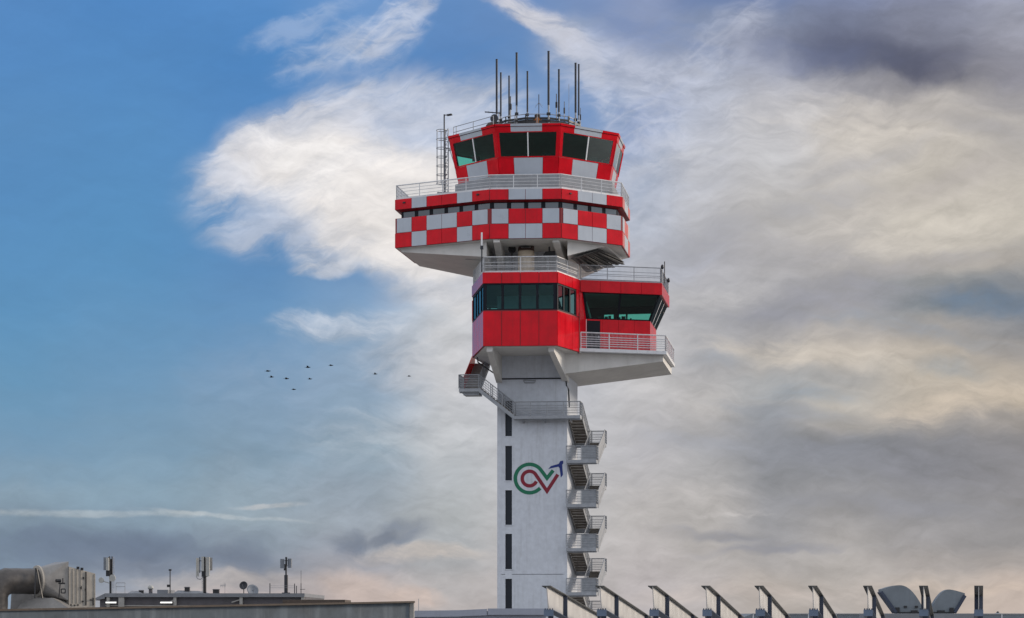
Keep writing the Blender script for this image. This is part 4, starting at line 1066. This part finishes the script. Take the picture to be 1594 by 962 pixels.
a = MB(); a.box(X(1478, HY), X(1484, HY), HY - .08, HY + .3, Z(953.5, HY), Z(946, HY)); a.box(X(1451, HY), X(1484, HY), HY - .06, HY + .5, Z(955, HY), Z(952.6, HY)); a.box(X(1459, HY), X(1470, HY), HY - .1, HY - .002, Z(955, HY), Z(950, HY)); a.build('hinge', 'black', t)
# deck below the hatches
a = MB(); a.box(X(1360, HY), X(1520, HY), HY - .6, HY + 3.5, 0, Z(955.5, HY)); tag(a.build('hatch_upstand', 'roofw', None, (X(1440, HY), HY, 0)), 'grey upstand box carrying the two curved roof hatches', 'roof')

# birds
birds = [(417.3, 577.7, 'leftmost dark bird of the flock', 1.2), (422.8, 587, 'dark bird just below the leftmost bird', 1.1), (446.2, 589.6, 'dark bird between the left pair and the lowest bird', 1.2), (457.4, 606.3, 'lowest dark bird of the flock', 1.1),
         (479.4, 571.9, 'dark bird above a thin winged one in mid flock', 1.15), (482.5, 590, 'thin winged dark bird right of the lowest bird', 1.0), (515.3, 568.9, 'highest dark bird of the flock', 1.1), (584.2, 582.3, 'second dark bird from the right, flying apart', 1.05), (637, 585.7, 'rightmost dark bird, alone near the white cloud', .8)]
for i, (px, py, lab, s) in enumerate(birds):
    Y = 260.0 + 9 * (i % 4); c = Vector(W(px, py, Y)); a = MB()
    s *= .30; fl = (.25 + .5 * ((i * 37) % 10) / 10)
    a.lathe(c - Vector((.8 * s, 0, 0)), (1, .15, .05), [(.03 * s, 0), (.18 * s, .35 * s), (.24 * s, .8 * s), (.15 * s, 1.3 * s), (.11 * s, 1.5 * s), (.03 * s, 1.75 * s)], 0, 8)
    for sg in (-1, 1):
        r0 = c + Vector((.25 * s, sg * .12 * s, .08 * s)); r1 = c + Vector((-.35 * s, sg * .12 * s, .05 * s)); m0 = c + Vector((.1 * s, sg * .8 * s, fl * .7 * s)); m1 = c + Vector((-.4 * s, sg * .8 * s, fl * .62 * s)); e = c + Vector((-.45 * s, sg * 1.6 * s, fl * .5 * s))
        tv = Vector((0, 0, .05 * s))
        a.hexa([r0, r1, m1, m0, r0 + tv, r1 + tv, m1 + tv, m0 + tv]); a.loft([m0, m1, e], [m0 + tv, m1 + tv, e + tv])
    a.hexa([c + Vector(v) * s for v in ((-.75, -.06, 0), (-.75, .06, 0), (-1.2, .18, 0), (-1.2, -.18, 0), (-.75, -.06, .05), (-.75, .06, .05), (-1.2, .18, .04), (-1.2, -.18, .04))])
    tag(a.build('flying_bird', 'bird', None, c), lab, 'bird', 'birds flying left of the tower')

# ================================================================ SKY, SUN, CAMERA
SUN_AZ, SUN_EL = math.radians(20), math.radians(19)      # azimuth from +X towards +Y
sd = Vector((math.cos(SUN_EL) * math.cos(SUN_AZ), math.cos(SUN_EL) * math.sin(SUN_AZ), math.sin(SUN_EL)))
sl = bpy.data.lights.new('sun', 'SUN'); sl.energy = 2.8; sl.angle = math.radians(10); sl.color = (1, .86, .70)
so_ = bpy.data.objects.new('sun', sl); COL.objects.link(so_); so_.rotation_euler = (-sd).to_track_quat('-Z', 'Y').to_euler(); so_.location = (60, 100, 80)

wd_ = bpy.data.worlds.new('World'); S.world = wd_; wd_.use_nodes = True
nt = wd_.node_tree; N = nt.nodes; Lk = nt.links
for n_ in list(N): N.remove(n_)
out = N.new('ShaderNodeOutputWorld')
def val(x): return x
class E:                                          # tiny expression helper on scalar sockets
    def __init__(s, sock): s.s = sock
def math_(op, a, b=None, c=None, clamp=False):
    n_ = N.new('ShaderNodeMath'); n_.operation = op; n_.use_clamp = clamp
    for i, v in enumerate((a, b, c)):
        if v is None: continue
        if isinstance(v, (int, float)): n_.inputs[i].default_value = v
        else: Lk.new(v, n_.inputs[i])
    return n_.outputs[0]
def maprange(v, a, b, c=0.0, d=1.0, smooth=True):
    n_ = N.new('ShaderNodeMapRange'); n_.interpolation_type = 'SMOOTHSTEP' if smooth else 'LINEAR'; n_.clamp = False
    Lk.new(v, n_.inputs[0])
    for i, x in enumerate((a, b, c, d)): n_.inputs[i + 1].default_value = x
    return n_.outputs[0]
def mixc(f, a, b):
    n_ = N.new('ShaderNodeMix'); n_.data_type = 'RGBA'
    for i, v in ((0, f), (6, a), (7, b)):
        if isinstance(v, (int, float)): n_.inputs[i].default_value = v
        elif isinstance(v, tuple): n_.inputs[i].default_value = v
        else: Lk.new(v, n_.inputs[i])
    return n_.outputs[2]
tc = N.new('ShaderNodeTexCoord'); sx = N.new('ShaderNodeSeparateXYZ'); Lk.new(tc.outputs['Generated'], sx.inputs[0])
dx, dy, dz = sx.outputs
az = math_('ARCTAN2', dx, dy); el = math_('ARCSINE', dz)
RPD = 34.0                                        # sky chart: 34 units per radian, u to the right, v upwards from the horizon
u_ = math_('MULTIPLY', az, RPD); v_ = math_('MULTIPLY', el, RPD)
cmb = N.new('ShaderNodeCombineXYZ'); Lk.new(u_, cmb.inputs[0]); Lk.new(v_, cmb.inputs[1]); UV = cmb.outputs[0]
def cu_(px): return math.atan((px - CX) / F) * RPD
def cv_(py, px=CX): return math.atan((HZ - py) / F * math.cos(math.atan((px - CX) / F))) * RPD
def noise(vec, scale, detail=5, rough=.55, dist=0.0, sc=None, rot=0.0, loc=(0, 0, 0), col=False):
    if sc is not None or rot:
        m_ = N.new('ShaderNodeMapping'); m_.inputs['Location'].default_value = loc; m_.inputs['Rotation'].default_value = (0, 0, rot); m_.inputs['Scale'].default_value = sc or (1, 1, 1)
        # rotate first, then stretch
        m0 = N.new('ShaderNodeMapping'); m0.inputs['Rotation'].default_value = (0, 0, rot); Lk.new(vec, m0.inputs[0])
        m_.inputs['Rotation'].default_value = (0, 0, 0); Lk.new(m0.outputs[0], m_.inputs[0]); vec = m_.outputs[0]
    n_ = N.new('ShaderNodeTexNoise'); n_.inputs['Scale'].default_value = scale; n_.inputs['Detail'].default_value = detail; n_.inputs['Roughness'].default_value = rough; n_.inputs['Distortion'].default_value = dist
    Lk.new(vec, n_.inputs['Vector'])
    return n_.outputs['Color'] if col else n_.outputs['Fac']
def vmath(op, a, b=None, s=None):
    n_ = N.new('ShaderNodeVectorMath'); n_.operation = op
    for i, v in ((0, a), (1, b)):
        if v is None: continue
        if isinstance(v, tuple): n_.inputs[i].default_value = v
        else: Lk.new(v, n_.inputs[i])
    if s is not None: n_.inputs['Scale'].default_value = s
    return n_.outputs[0]
def warp(vec, scale, amp, detail=4, **k):
    c_ = noise(vec, scale, detail, col=True, **k)
    sp = N.new('ShaderNodeSeparateColor'); Lk.new(c_, sp.inputs[0])
    cb_ = N.new('ShaderNodeCombineXYZ')
    for i in range(2): Lk.new(math_('MULTIPLY', math_('SUBTRACT', sp.outputs[i], .5), amp), cb_.inputs[i])
    return vmath('ADD', vec, cb_.outputs[0])
UW = warp(UV, .5, .55, 3)
UW = warp(UW, 1.5, .34, 6)
UL = warp(UV, 1.2, .16, 5)
sxw = N.new('ShaderNodeSeparateXYZ'); Lk.new(UW, sxw.inputs[0])
uw, vw = sxw.outputs[0], sxw.outputs[1]

cols = {
 0:   [(0, 86, 138, 197), (100, 84, 137, 194), (200, 88, 140, 192), (300, 86, 140, 192), (400, 88, 142, 190), (500, 92, 146, 190), (600, 102, 150, 187), (700, 116, 152, 182), (780, 140, 162, 180), (850, 112, 130, 152), (945, 140, 158, 178)],
 200: [(0, 80, 135, 196), (200, 86, 141, 195), (400, 88, 144, 192), (600, 110, 152, 188), (700, 122, 155, 182), (790, 140, 164, 182), (850, 108, 122, 146), (920, 158, 165, 178), (945, 172, 172, 178)],
 400: [(0, 86, 140, 200), (100, 78, 134, 194), (200, 84, 138, 196), (300, 90, 142, 194), (400, 92, 140, 190), (500, 102, 147, 190), (600, 118, 152, 184), (700, 128, 155, 178), (800, 148, 165, 178), (870, 122, 134, 152), (930, 188, 178, 178)],
 560: [(0, 110, 152, 205), (100, 92, 142, 198), (200, 110, 150, 200), (300, 120, 155, 200), (400, 110, 148, 192), (500, 130, 162, 195), (600, 140, 165, 190), (700, 140, 163, 182), (800, 155, 166, 178), (860, 150, 155, 168), (920, 196, 182, 178)],
 700: [(0, 100, 142, 196), (100, 92, 135, 190), (200, 150, 170, 203), (300, 214, 212, 218), (400, 205, 205, 210), (450, 190, 195, 206), (500, 202, 204, 208), (600, 200, 200, 204), (700, 184, 188, 194), (800, 176, 180, 184), (860, 168, 172, 178), (930, 190, 184, 184)],
 800: [(0, 104, 142, 195), (100, 100, 140, 192), (180, 112, 148, 196), (300, 150, 168, 200), (400, 185, 190, 203), (600, 200, 200, 206), (800, 188, 187, 190), (930, 190, 184, 184)],
 900: [(0, 122, 146, 188), (60, 172, 182, 204), (130, 128, 156, 198), (200, 122, 152, 196), (260, 150, 166, 196), (350, 170, 180, 200), (600, 196, 196, 202), (800, 190, 188, 190), (930, 190, 185, 185)],
 1000: [(0, 138, 152, 186), (60, 150, 162, 192), (100, 168, 176, 198), (200, 150, 166, 196), (300, 170, 180, 200), (400, 184, 186, 195), (500, 195, 193, 196), (600, 200, 197, 198), (700, 184, 182, 187), (800, 190, 186, 186), (900, 190, 184, 186)],
 1100: [(0, 112, 132, 174), (50, 140, 155, 188), (100, 166, 174, 196), (200, 182, 186, 200), (300, 192, 191, 196), (400, 184, 182, 188), (500, 182, 180, 184), (560, 178, 176, 180), (640, 190, 184, 182), (700, 176, 175, 180), (800, 186, 181, 180), (900, 188, 182, 182)],
 1200: [(0, 118, 134, 172), (80, 160, 166, 190), (150, 190, 190, 200), (250, 200, 198, 200), (350, 198, 192, 188), (450, 174, 171, 174), (500, 156, 155, 163), (550, 186, 178, 172), (600, 166, 168, 172), (650, 152, 154, 162), (700, 152, 154, 163), (750, 152, 153, 161), (850, 166, 165, 171), (900, 188, 180, 175)],
 1300: [(0, 132, 142, 174), (50, 118, 124, 152), (90, 104, 108, 134), (150, 182, 178, 182), (200, 204, 196, 188), (300, 210, 201, 192), (400, 190, 183, 178), (450, 166, 163, 167), (500, 170, 165, 165), (560, 202, 189, 175), (600, 174, 172, 172), (640, 196, 186, 174), (700, 142, 143, 152), (750, 150, 150, 158), (800, 164, 161, 164), (900, 188, 181, 177)],
 1450: [(0, 142, 147, 172), (70, 128, 130, 150), (115, 104, 104, 125), (165, 192, 184, 178), (250, 200, 190, 177), (350, 210, 200, 185), (430, 186, 177, 168), (480, 128, 138, 150), (530, 175, 165, 157), (570, 198, 184, 167), (620, 202, 187, 168), (680, 150, 147, 152), (720, 134, 134, 144), (780, 146, 145, 152), (850, 160, 157, 161), (920, 198, 184, 174)],
 1600: [(0, 158, 162, 182), (80, 162, 162, 177), (140, 150, 147, 158), (200, 180, 173, 168), (300, 200, 190, 177), (370, 204, 194, 178), (430, 180, 171, 163), (470, 120, 132, 150), (550, 162, 156, 155), (620, 206, 187, 163), (690, 146, 142, 147), (780, 146, 143, 148), (850, 150, 148, 152), (905, 192, 178, 170)],
}
def tone(px, c):
    if px < 1050: return c
    m = sum(c) / 3; k = .72
    c = [m + (v - m) * k for v in c]                      # greyer
    return tuple(150 + (v - 150) * 1.12 - 7 for v in c)   # a little more contrast, darker
def colat(px, py):
    L = cols[px]
    if py <= L[0][0]: return L[0][1:]
    for a, b in zip(L, L[1:]):
        if py <= b[0]:
            t = (py - a[0]) / (b[0] - a[0]); return tone(px, tuple(a[i + 1] * (1 - t) + b[i + 1] * t for i in range(3)))
    return L[-1][1:]
pxs = sorted(cols); U0, U1 = cu_(-60), cu_(1660)
uf = maprange(uw, U0, U1, 0, 1, False)
rows = [i * 35 for i in range(28)]
sky = None; pv = None
for py in rows:
    rp_ = N.new('ShaderNodeValToRGB'); cr = rp_.color_ramp; cr.interpolation = 'B_SPLINE' if False else 'EASE'
    while len(cr.elements) > 1: cr.elements.remove(cr.elements[-1])
    for i, px in enumerate(pxs):
        pos = (cu_(px) - U0) / (U1 - U0)
        e = cr.elements[0] if i == 0 else cr.elements.new(pos)
        e.position = pos; e.color = srgb(*colat(px, py))
    Lk.new(uf, rp_.inputs[0])
    if sky is None: sky = rp_.outputs[0]
    else: sky = mixc(maprange(vw, cv_(pv), cv_(py)), sky, rp_.outputs[0])
    pv = py
# streaky fibres, used to break every cloud up
fib1 = noise(UW, 1.0, 8, .6, .6, sc=(.55, 2.6, 1), rot=math.radians(-24))
fib2 = noise(UW, 1.0, 8, .62, .4, sc=(.7, 3.6, 1), rot=math.radians(13))
lump = noise(UW, .9, 7, .58, .3)
band = noise(UW, 1.0, 4, .5, .4, sc=(.20, 1.0, 1), rot=math.radians(14))
band2 = noise(UW, 1.0, 5, .52, .4, sc=(.26, 1.3, 1), rot=math.radians(-16))
fine = noise(UW, 2.4, 8, .66, .5, sc=(.8, 1.9, 1), rot=math.radians(-8))
sxl = N.new('ShaderNodeSeparateXYZ'); Lk.new(UL, sxl.inputs[0]); ULS = (sxl.outputs[0], sxl.outputs[1])
low_ = noise(UL, 2.2, 8, .6, .3, sc=(.6, 1.5, 1))
# thin curling filaments (ridges of a warped noise)
UF = warp(UV, .7, .7, 2)
def ridge(rot, sc, w=4.2):
    n_ = noise(UF, 1.0, 2.5, .45, .5, sc=sc, rot=math.radians(rot))
    r_ = math_('MAXIMUM', math_('SUBTRACT', 1.0, math_('MULTIPLY', math_('ABSOLUTE', math_('SUBTRACT', n_, .5)), w)), 0.0)
    return math_('MULTIPLY', r_, r_)
rg = math_('MAXIMUM', ridge(-32, (.6, 2.2, 1)), math_('MULTIPLY', ridge(20, (1.0, 3.0, 1), 5.0), .7))
rg = math_('ADD', math_('MULTIPLY', rg, .20), math_('ADD', math_('MULTIPLY', fine, .48), math_('MULTIPLY', fib1, .34)))
def blob(px, py, rx, ry, rot, col, amt, soft=.55, nz=None, namp=.9, vec=None, dense=False):
    """one cloud: ellipse centred at a sky direction, edge broken up by a noise, mixed over the sky"""
    global sky
    U_, V_ = vec or (uw, vw)
    c0, s0, u0_, v0_ = math.cos(math.radians(rot)), math.sin(math.radians(rot)), cu_(px), cv_(py, px)
    ka, kb = 100 / rx, 100 / ry
    x_ = math_('MULTIPLY_ADD', U_, c0 * ka, math_('MULTIPLY_ADD', V_, s0 * ka, -(u0_ * c0 + v0_ * s0) * ka))
    y_ = math_('MULTIPLY_ADD', U_, -s0 * kb, math_('MULTIPLY_ADD', V_, c0 * kb, (u0_ * s0 - v0_ * c0) * kb))
    f_ = math_('MAXIMUM', math_('SUBTRACT', 1.0, math_('SQRT', math_('MULTIPLY_ADD', x_, x_, math_('MULTIPLY', y_, y_)))), 0.0)
    if nz is not None:
        f_ = math_('ADD', f_, math_('MULTIPLY', math_('SUBTRACT', nz, .5), math_('MULTIPLY', maprange(f_, 0, .25), namp)))
    al = maprange(f_, .02, soft, 0, amt)
    if nz is not None: al = math_('MULTIPLY', al, maprange(math_('ADD', math_('MULTIPLY', fib1 if dense else nz, .6), math_('MULTIPLY', fine, .4)), .36, .60, .74 if dense else .48, 1.0))
    sky = mixc(al, sky, srgb(*col))
# main bright cloud left of the cab: body, tongue, lower lobes
blob(570, 255, 330, 145, 14, (198, 204, 218), .74, .36, fib1, .75, dense=True)
blob(450, 225, 170, 62, 24, (216, 217, 225), .85, .36, fib1, .75, dense=True)
blob(590, 295, 290, 112, -14, (242, 236, 232), .95, .6, lump, .6, dense=True)
blob(500, 255, 160, 56, -20, (244, 240, 238), .8, .7, fib2, .8)
blob(670, 340, 200, 130, -18, (238, 232, 228), .88, .6, lump, .6, dense=True)
blob(640, 160, 200, 70, -4, (205, 208, 220), .5, .7, fib1, 1.0)
blob(520, 395, 90, 38, 12, (222, 220, 222), .65, .6, fib1, .9)
blob(630, 380, 170, 62, -12, (234, 228, 224), .85, .55, lump, .6, dense=True)
blob(700, 465, 120, 50, -22, (226, 222, 222), .6, .7, lump, .8)
blob(540, 505, 150, 34, 0, (208, 210, 216), .65, .7, fib2, .9)
blob(680, 560, 170, 70, 6, (214, 212, 214), .55, .8, fib1, .9)
blob(640, 680, 220, 60, 0, (204, 204, 206), .35, .8, fib2, .9)
# wisps at the top
blob(545, 66, 150, 44, 24, (198, 208, 226), .55, .9, rg, 1.5)
blob(560, 62, 110, 34, 26, (190, 200, 222), .45, .9, fib1, 1.4)
blob(615, 40, 120, 50, 48, (204, 210, 226), .60, .9, rg, 1.5)
blob(470, 34, 120, 30, 26, (180, 196, 222), .45, .9, rg, 1.5)
blob(690, 95, 130, 34, 14, (86, 134, 192), .6, .9, fib1, 1.0)
blob(560, 103, 130, 16, 14, (86, 136, 194), .5, .9, fib1, 1.0)
blob(820, 18, 150, 34, -28, (212, 210, 216), .85, .8, fib2, 1.0)
blob(880, 70, 130, 34, -38, (212, 212, 220), .75, .8, fib2, 1.2)
blob(922, 125, 80, 26, -75, (206, 210, 222), .65, .8, rg, 1.2)
blob(960, 130, 160, 90, -30, (196, 202, 220), .65, .9, rg, 1.4)
blob(1000, 110, 220, 60, -22, (190, 195, 212), .55, .9, fib2, 1.3)
blob(1010, 50, 220, 44, -20, (108, 130, 174), .5, .9, fib2, 1.3)
blob(1120, 70, 130, 50, 40, (190, 194, 210), .4, .9, rg, 1.4)
blob(1170, 50, 90, 40, 62, (190, 194, 210), .35, .9, rg, 1.2)
blob(870, 190, 100, 60, 40, (112, 146, 196), .5, .9, fib1, 1.2)
blob(1000, 200, 140, 50, 40, (108, 136, 188), .45, .9, fib1, 1.4)
blob(1060, 170, 200, 90, 40, (196, 200, 214), .5, .9, rg, 1.3)
blob(1020, 300, 160, 110, 50, (196, 198, 208), .4, .9, rg, 1.3)
# dark slabs and bright breaks on the right
blob(1370, 84, 230, 40, -14, (86, 88, 108), .85, .9, lump, .5)
blob(1430, 106, 150, 30, -18, (84, 84, 102), .7, .9, lump, .5)
blob(1250, 78, 200, 40, -6, (100, 108, 138), .55, .9, lump, .6)
blob(1330, 190, 260, 60, -6, (216, 207, 196), .55, .9, fib2, .8)
blob(1180, 190, 200, 70, 20, (212, 210, 212), .5, .9, fib1, 1.0)
blob(1440, 350, 260, 70, 8, (212, 203, 191), .5, .9, fib1, .9)
blob(1260, 300, 180, 60, 24, (196, 192, 189), .35, .9, fib1, .9)
blob(1480, 280, 160, 40, 14, (168, 160, 160), .4, .9, fib1, 1.0)
blob(1180, 395, 240, 40, -6, (156, 154, 162), .35, .9, fib2, 1.0)
blob(1280, 470, 260, 40, 4, (142, 142, 153), .55, .9, fib2, .9)
blob(1130, 460, 120, 30, 0, (206, 202, 200), .45, .9, fib2, .9)
blob(1530, 475, 110, 34, -4, (102, 122, 146), .7, .8, lump, .9)
blob(1190, 545, 170, 26, -10, (208, 197, 184), .65, .9, fib2, 1.0)
blob(1340, 560, 200, 34, -14, (206, 196, 184), .6, .9, fib2, 1.0)
blob(1260, 612, 110, 18, -6, (140, 150, 162), .6, .9, fib2, 1.0)
blob(1480, 575, 100, 26, -8, (140, 150, 160), .55, .9, lump, 1.0)
blob(1120, 556, 90, 18, 0, (150, 156, 166), .5, .9, fib2, .9)
blob(1480, 635, 240, 34, 8, (210, 194, 176), .65, .9, fib2, .9)
blob(1120, 610, 140, 50, -10, (208, 204, 202), .4, .9, lump, .8)
blob(1280, 705, 300, 60, -7, (138, 140, 152), .5, .9, fib2, .8)
blob(1500, 740, 220, 60, -3, (134, 133, 142), .5, .9, fib2, .8)
blob(1130, 800, 90, 5, 2, (205, 200, 200), .45, .9, fine, 1.2)
blob(1110, 835, 130, 16, -4, (132, 136, 152), .65, .9, fib2, 1.2)
blob(1190, 855, 150, 12, 6, (130, 133, 148), .55, .9, fib2, 1.2)
blob(1080, 780, 160, 36, 0, (200, 194, 192), .4, .9, fib2, 1.0)
blob(1500, 915, 180, 14, -4, (214, 196, 182), .6, .9, fib2, .9)
blob(1160, 925, 260, 24, 2, (202, 190, 184), .5, .9, fib2, .9)
blob(1180, 345, 260, 30, 16, (150, 150, 158), .4, .9, fib2, 1.2)
blob(1400, 420, 300, 26, 10, (148, 146, 152), .45, .9, fib2, 1.2)
blob(1340, 250, 200, 22, 14, (158, 156, 160), .4, .9, fib1, 1.2)
blob(1520, 200, 160, 24, -16, (150, 148, 154), .4, .9, fib2, 1.2)
blob(1420, 520, 220, 22, -12, (132, 140, 152), .5, .9, fib2, 1.2)
blob(1230, 640, 200, 20, -8, (140, 144, 154), .5, .9, fib2, 1.2)
blob(1400, 790, 320, 26, -4, (128, 130, 142), .45, .9, fib2, 1.2)
blob(1090, 690, 160, 22, -8, (160, 162, 172), .4, .9, fib2, 1.2)
blob(1040, 420, 150, 36, 20, (170, 174, 188), .4, .9, fib1, 1.2)
blob(480, 600, 240, 150, 10, (150, 168, 192), .40, .95, lump, .7)
blob(520, 760, 260, 90, 0, (158, 168, 184), .35, .95, lump, .7)
# low left: contrail like streaks, dark scud, pink cumulus at the horizon
blob(140, 800, 300, 8, 0, (190, 198, 203), .48, .7, low_, .9, ULS)
blob(350, 803, 170, 5, -4, (192, 198, 202), .48, .7, low_, .8, ULS)
blob(420, 787, 80, 6, 3, (196, 196, 198), .6, .7, low_, .9, ULS)
blob(210, 842, 110, 30, 0, (100, 114, 138), .62, .6, lump, 1.1)
blob(60, 852, 130, 34, 0, (106, 121, 146), .55, .7, lump, 1.1)
blob(320, 862, 70, 22, -10, (108, 122, 145), .5, .7, lump, 1.1)
blob(385, 868, 50, 40, 0, (106, 119, 142), .58, .7, lump, 1.1)
blob(541, 845, 42, 32, 10, (100, 113, 137), .68, .6, lump, 1.0)
blob(632, 828, 56, 30, 10, (104, 116, 139), .62, .6, lump, 1.1)
blob(600, 838, 40, 14, 10, (104, 114, 134), .6, .6, lump, 1.0)
blob(340, 905, 170, 22, 0, (196, 187, 182), .5, .8, fib2, 1.0)
blob(560, 910, 90, 36, -14, (206, 188, 180), .6, .7, lump, .9)
blob(650, 928, 60, 26, -6, (214, 194, 184), .7, .7, lump, .9)
blob(660, 862, 140, 20, 0, (205, 192, 182), .55, .8, fib2, 1.0)
blob(250, 925, 160, 18, 0, (196, 182, 180), .5, .8, fib2, 1.0)
blob(430, 935, 200, 16, 0, (204, 188, 184), .5, .8, fib2, 1.0)
# overall small scale mottling of the cloud deck
mot = math_('ADD', math_('MULTIPLY', math_('SUBTRACT', fib2, .5), .40), math_('MULTIPLY', math_('SUBTRACT', fine, .5), .42))
mot = math_('ADD', mot, math_('MULTIPLY', math_('ADD', math_('SUBTRACT', band, .5), math_('SUBTRACT', band2, .5)), .42))
mot = math_('ADD', mot, math_('MULTIPLY', math_('SUBTRACT', fib1, .5), .22))
sc_ = N.new('ShaderNodeSeparateColor'); Lk.new(sky, sc_.inputs[0])
cld = maprange(math_('DIVIDE', sc_.outputs[0], math_('ADD', sc_.outputs[2], .01)), .30, .75, .25, 1.0)
mot = math_('ADD', math_('MULTIPLY', mot, cld), 1.0)
mm = N.new('ShaderNodeVectorMath'); mm.operation = 'SCALE'; Lk.new(sky, mm.inputs[0]); Lk.new(mot, mm.inputs['Scale']); skyc = mm.outputs[0]
# the rest of the dome (overhead and behind the viewer): broken overcast, brightened as fill for the shaded tower faces
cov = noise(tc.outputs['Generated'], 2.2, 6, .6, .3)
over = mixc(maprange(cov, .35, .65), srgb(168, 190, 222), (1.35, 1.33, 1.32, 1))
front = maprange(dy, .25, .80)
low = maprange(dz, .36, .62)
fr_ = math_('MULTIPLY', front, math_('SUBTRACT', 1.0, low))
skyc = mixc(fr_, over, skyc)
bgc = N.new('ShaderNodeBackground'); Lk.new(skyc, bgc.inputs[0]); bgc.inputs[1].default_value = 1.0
st = N.new('ShaderNodeTexSky'); st.sky_type = 'NISHITA'; st.sun_disc = False; st.sun_elevation = SUN_EL; st.sun_rotation = math.pi / 2 - SUN_AZ
bgn = N.new('ShaderNodeBackground'); Lk.new(st.outputs[0], bgn.inputs[0]); bgn.inputs[1].default_value = .08
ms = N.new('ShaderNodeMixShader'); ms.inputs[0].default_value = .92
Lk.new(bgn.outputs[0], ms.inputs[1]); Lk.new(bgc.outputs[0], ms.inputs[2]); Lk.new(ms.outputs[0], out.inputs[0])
wd_.cycles.sampling_method = 'MANUAL'; wd_.cycles.sample_map_resolution = 256

cam = bpy.data.cameras.new('camera'); co = bpy.data.objects.new('camera', cam); COL.objects.link(co)
co.location = (0, 0, EZ); co.rotation_euler = (math.pi / 2, 0, 0)
cam.sensor_width = 36; cam.lens = F / 1594 * 36; cam.shift_y = (HZ - 481) / 1594; cam.clip_end = 20000; cam.clip_start = .5
S.camera = co
S.view_settings.view_transform = 'Standard'; S.view_settings.look = 'None'; S.view_settings.exposure = 0; S.view_settings.gamma = 1
S.render.engine = 'CYCLES'; S.cycles.max_bounces = 8; S.cycles.transparent_max_bounces = 16
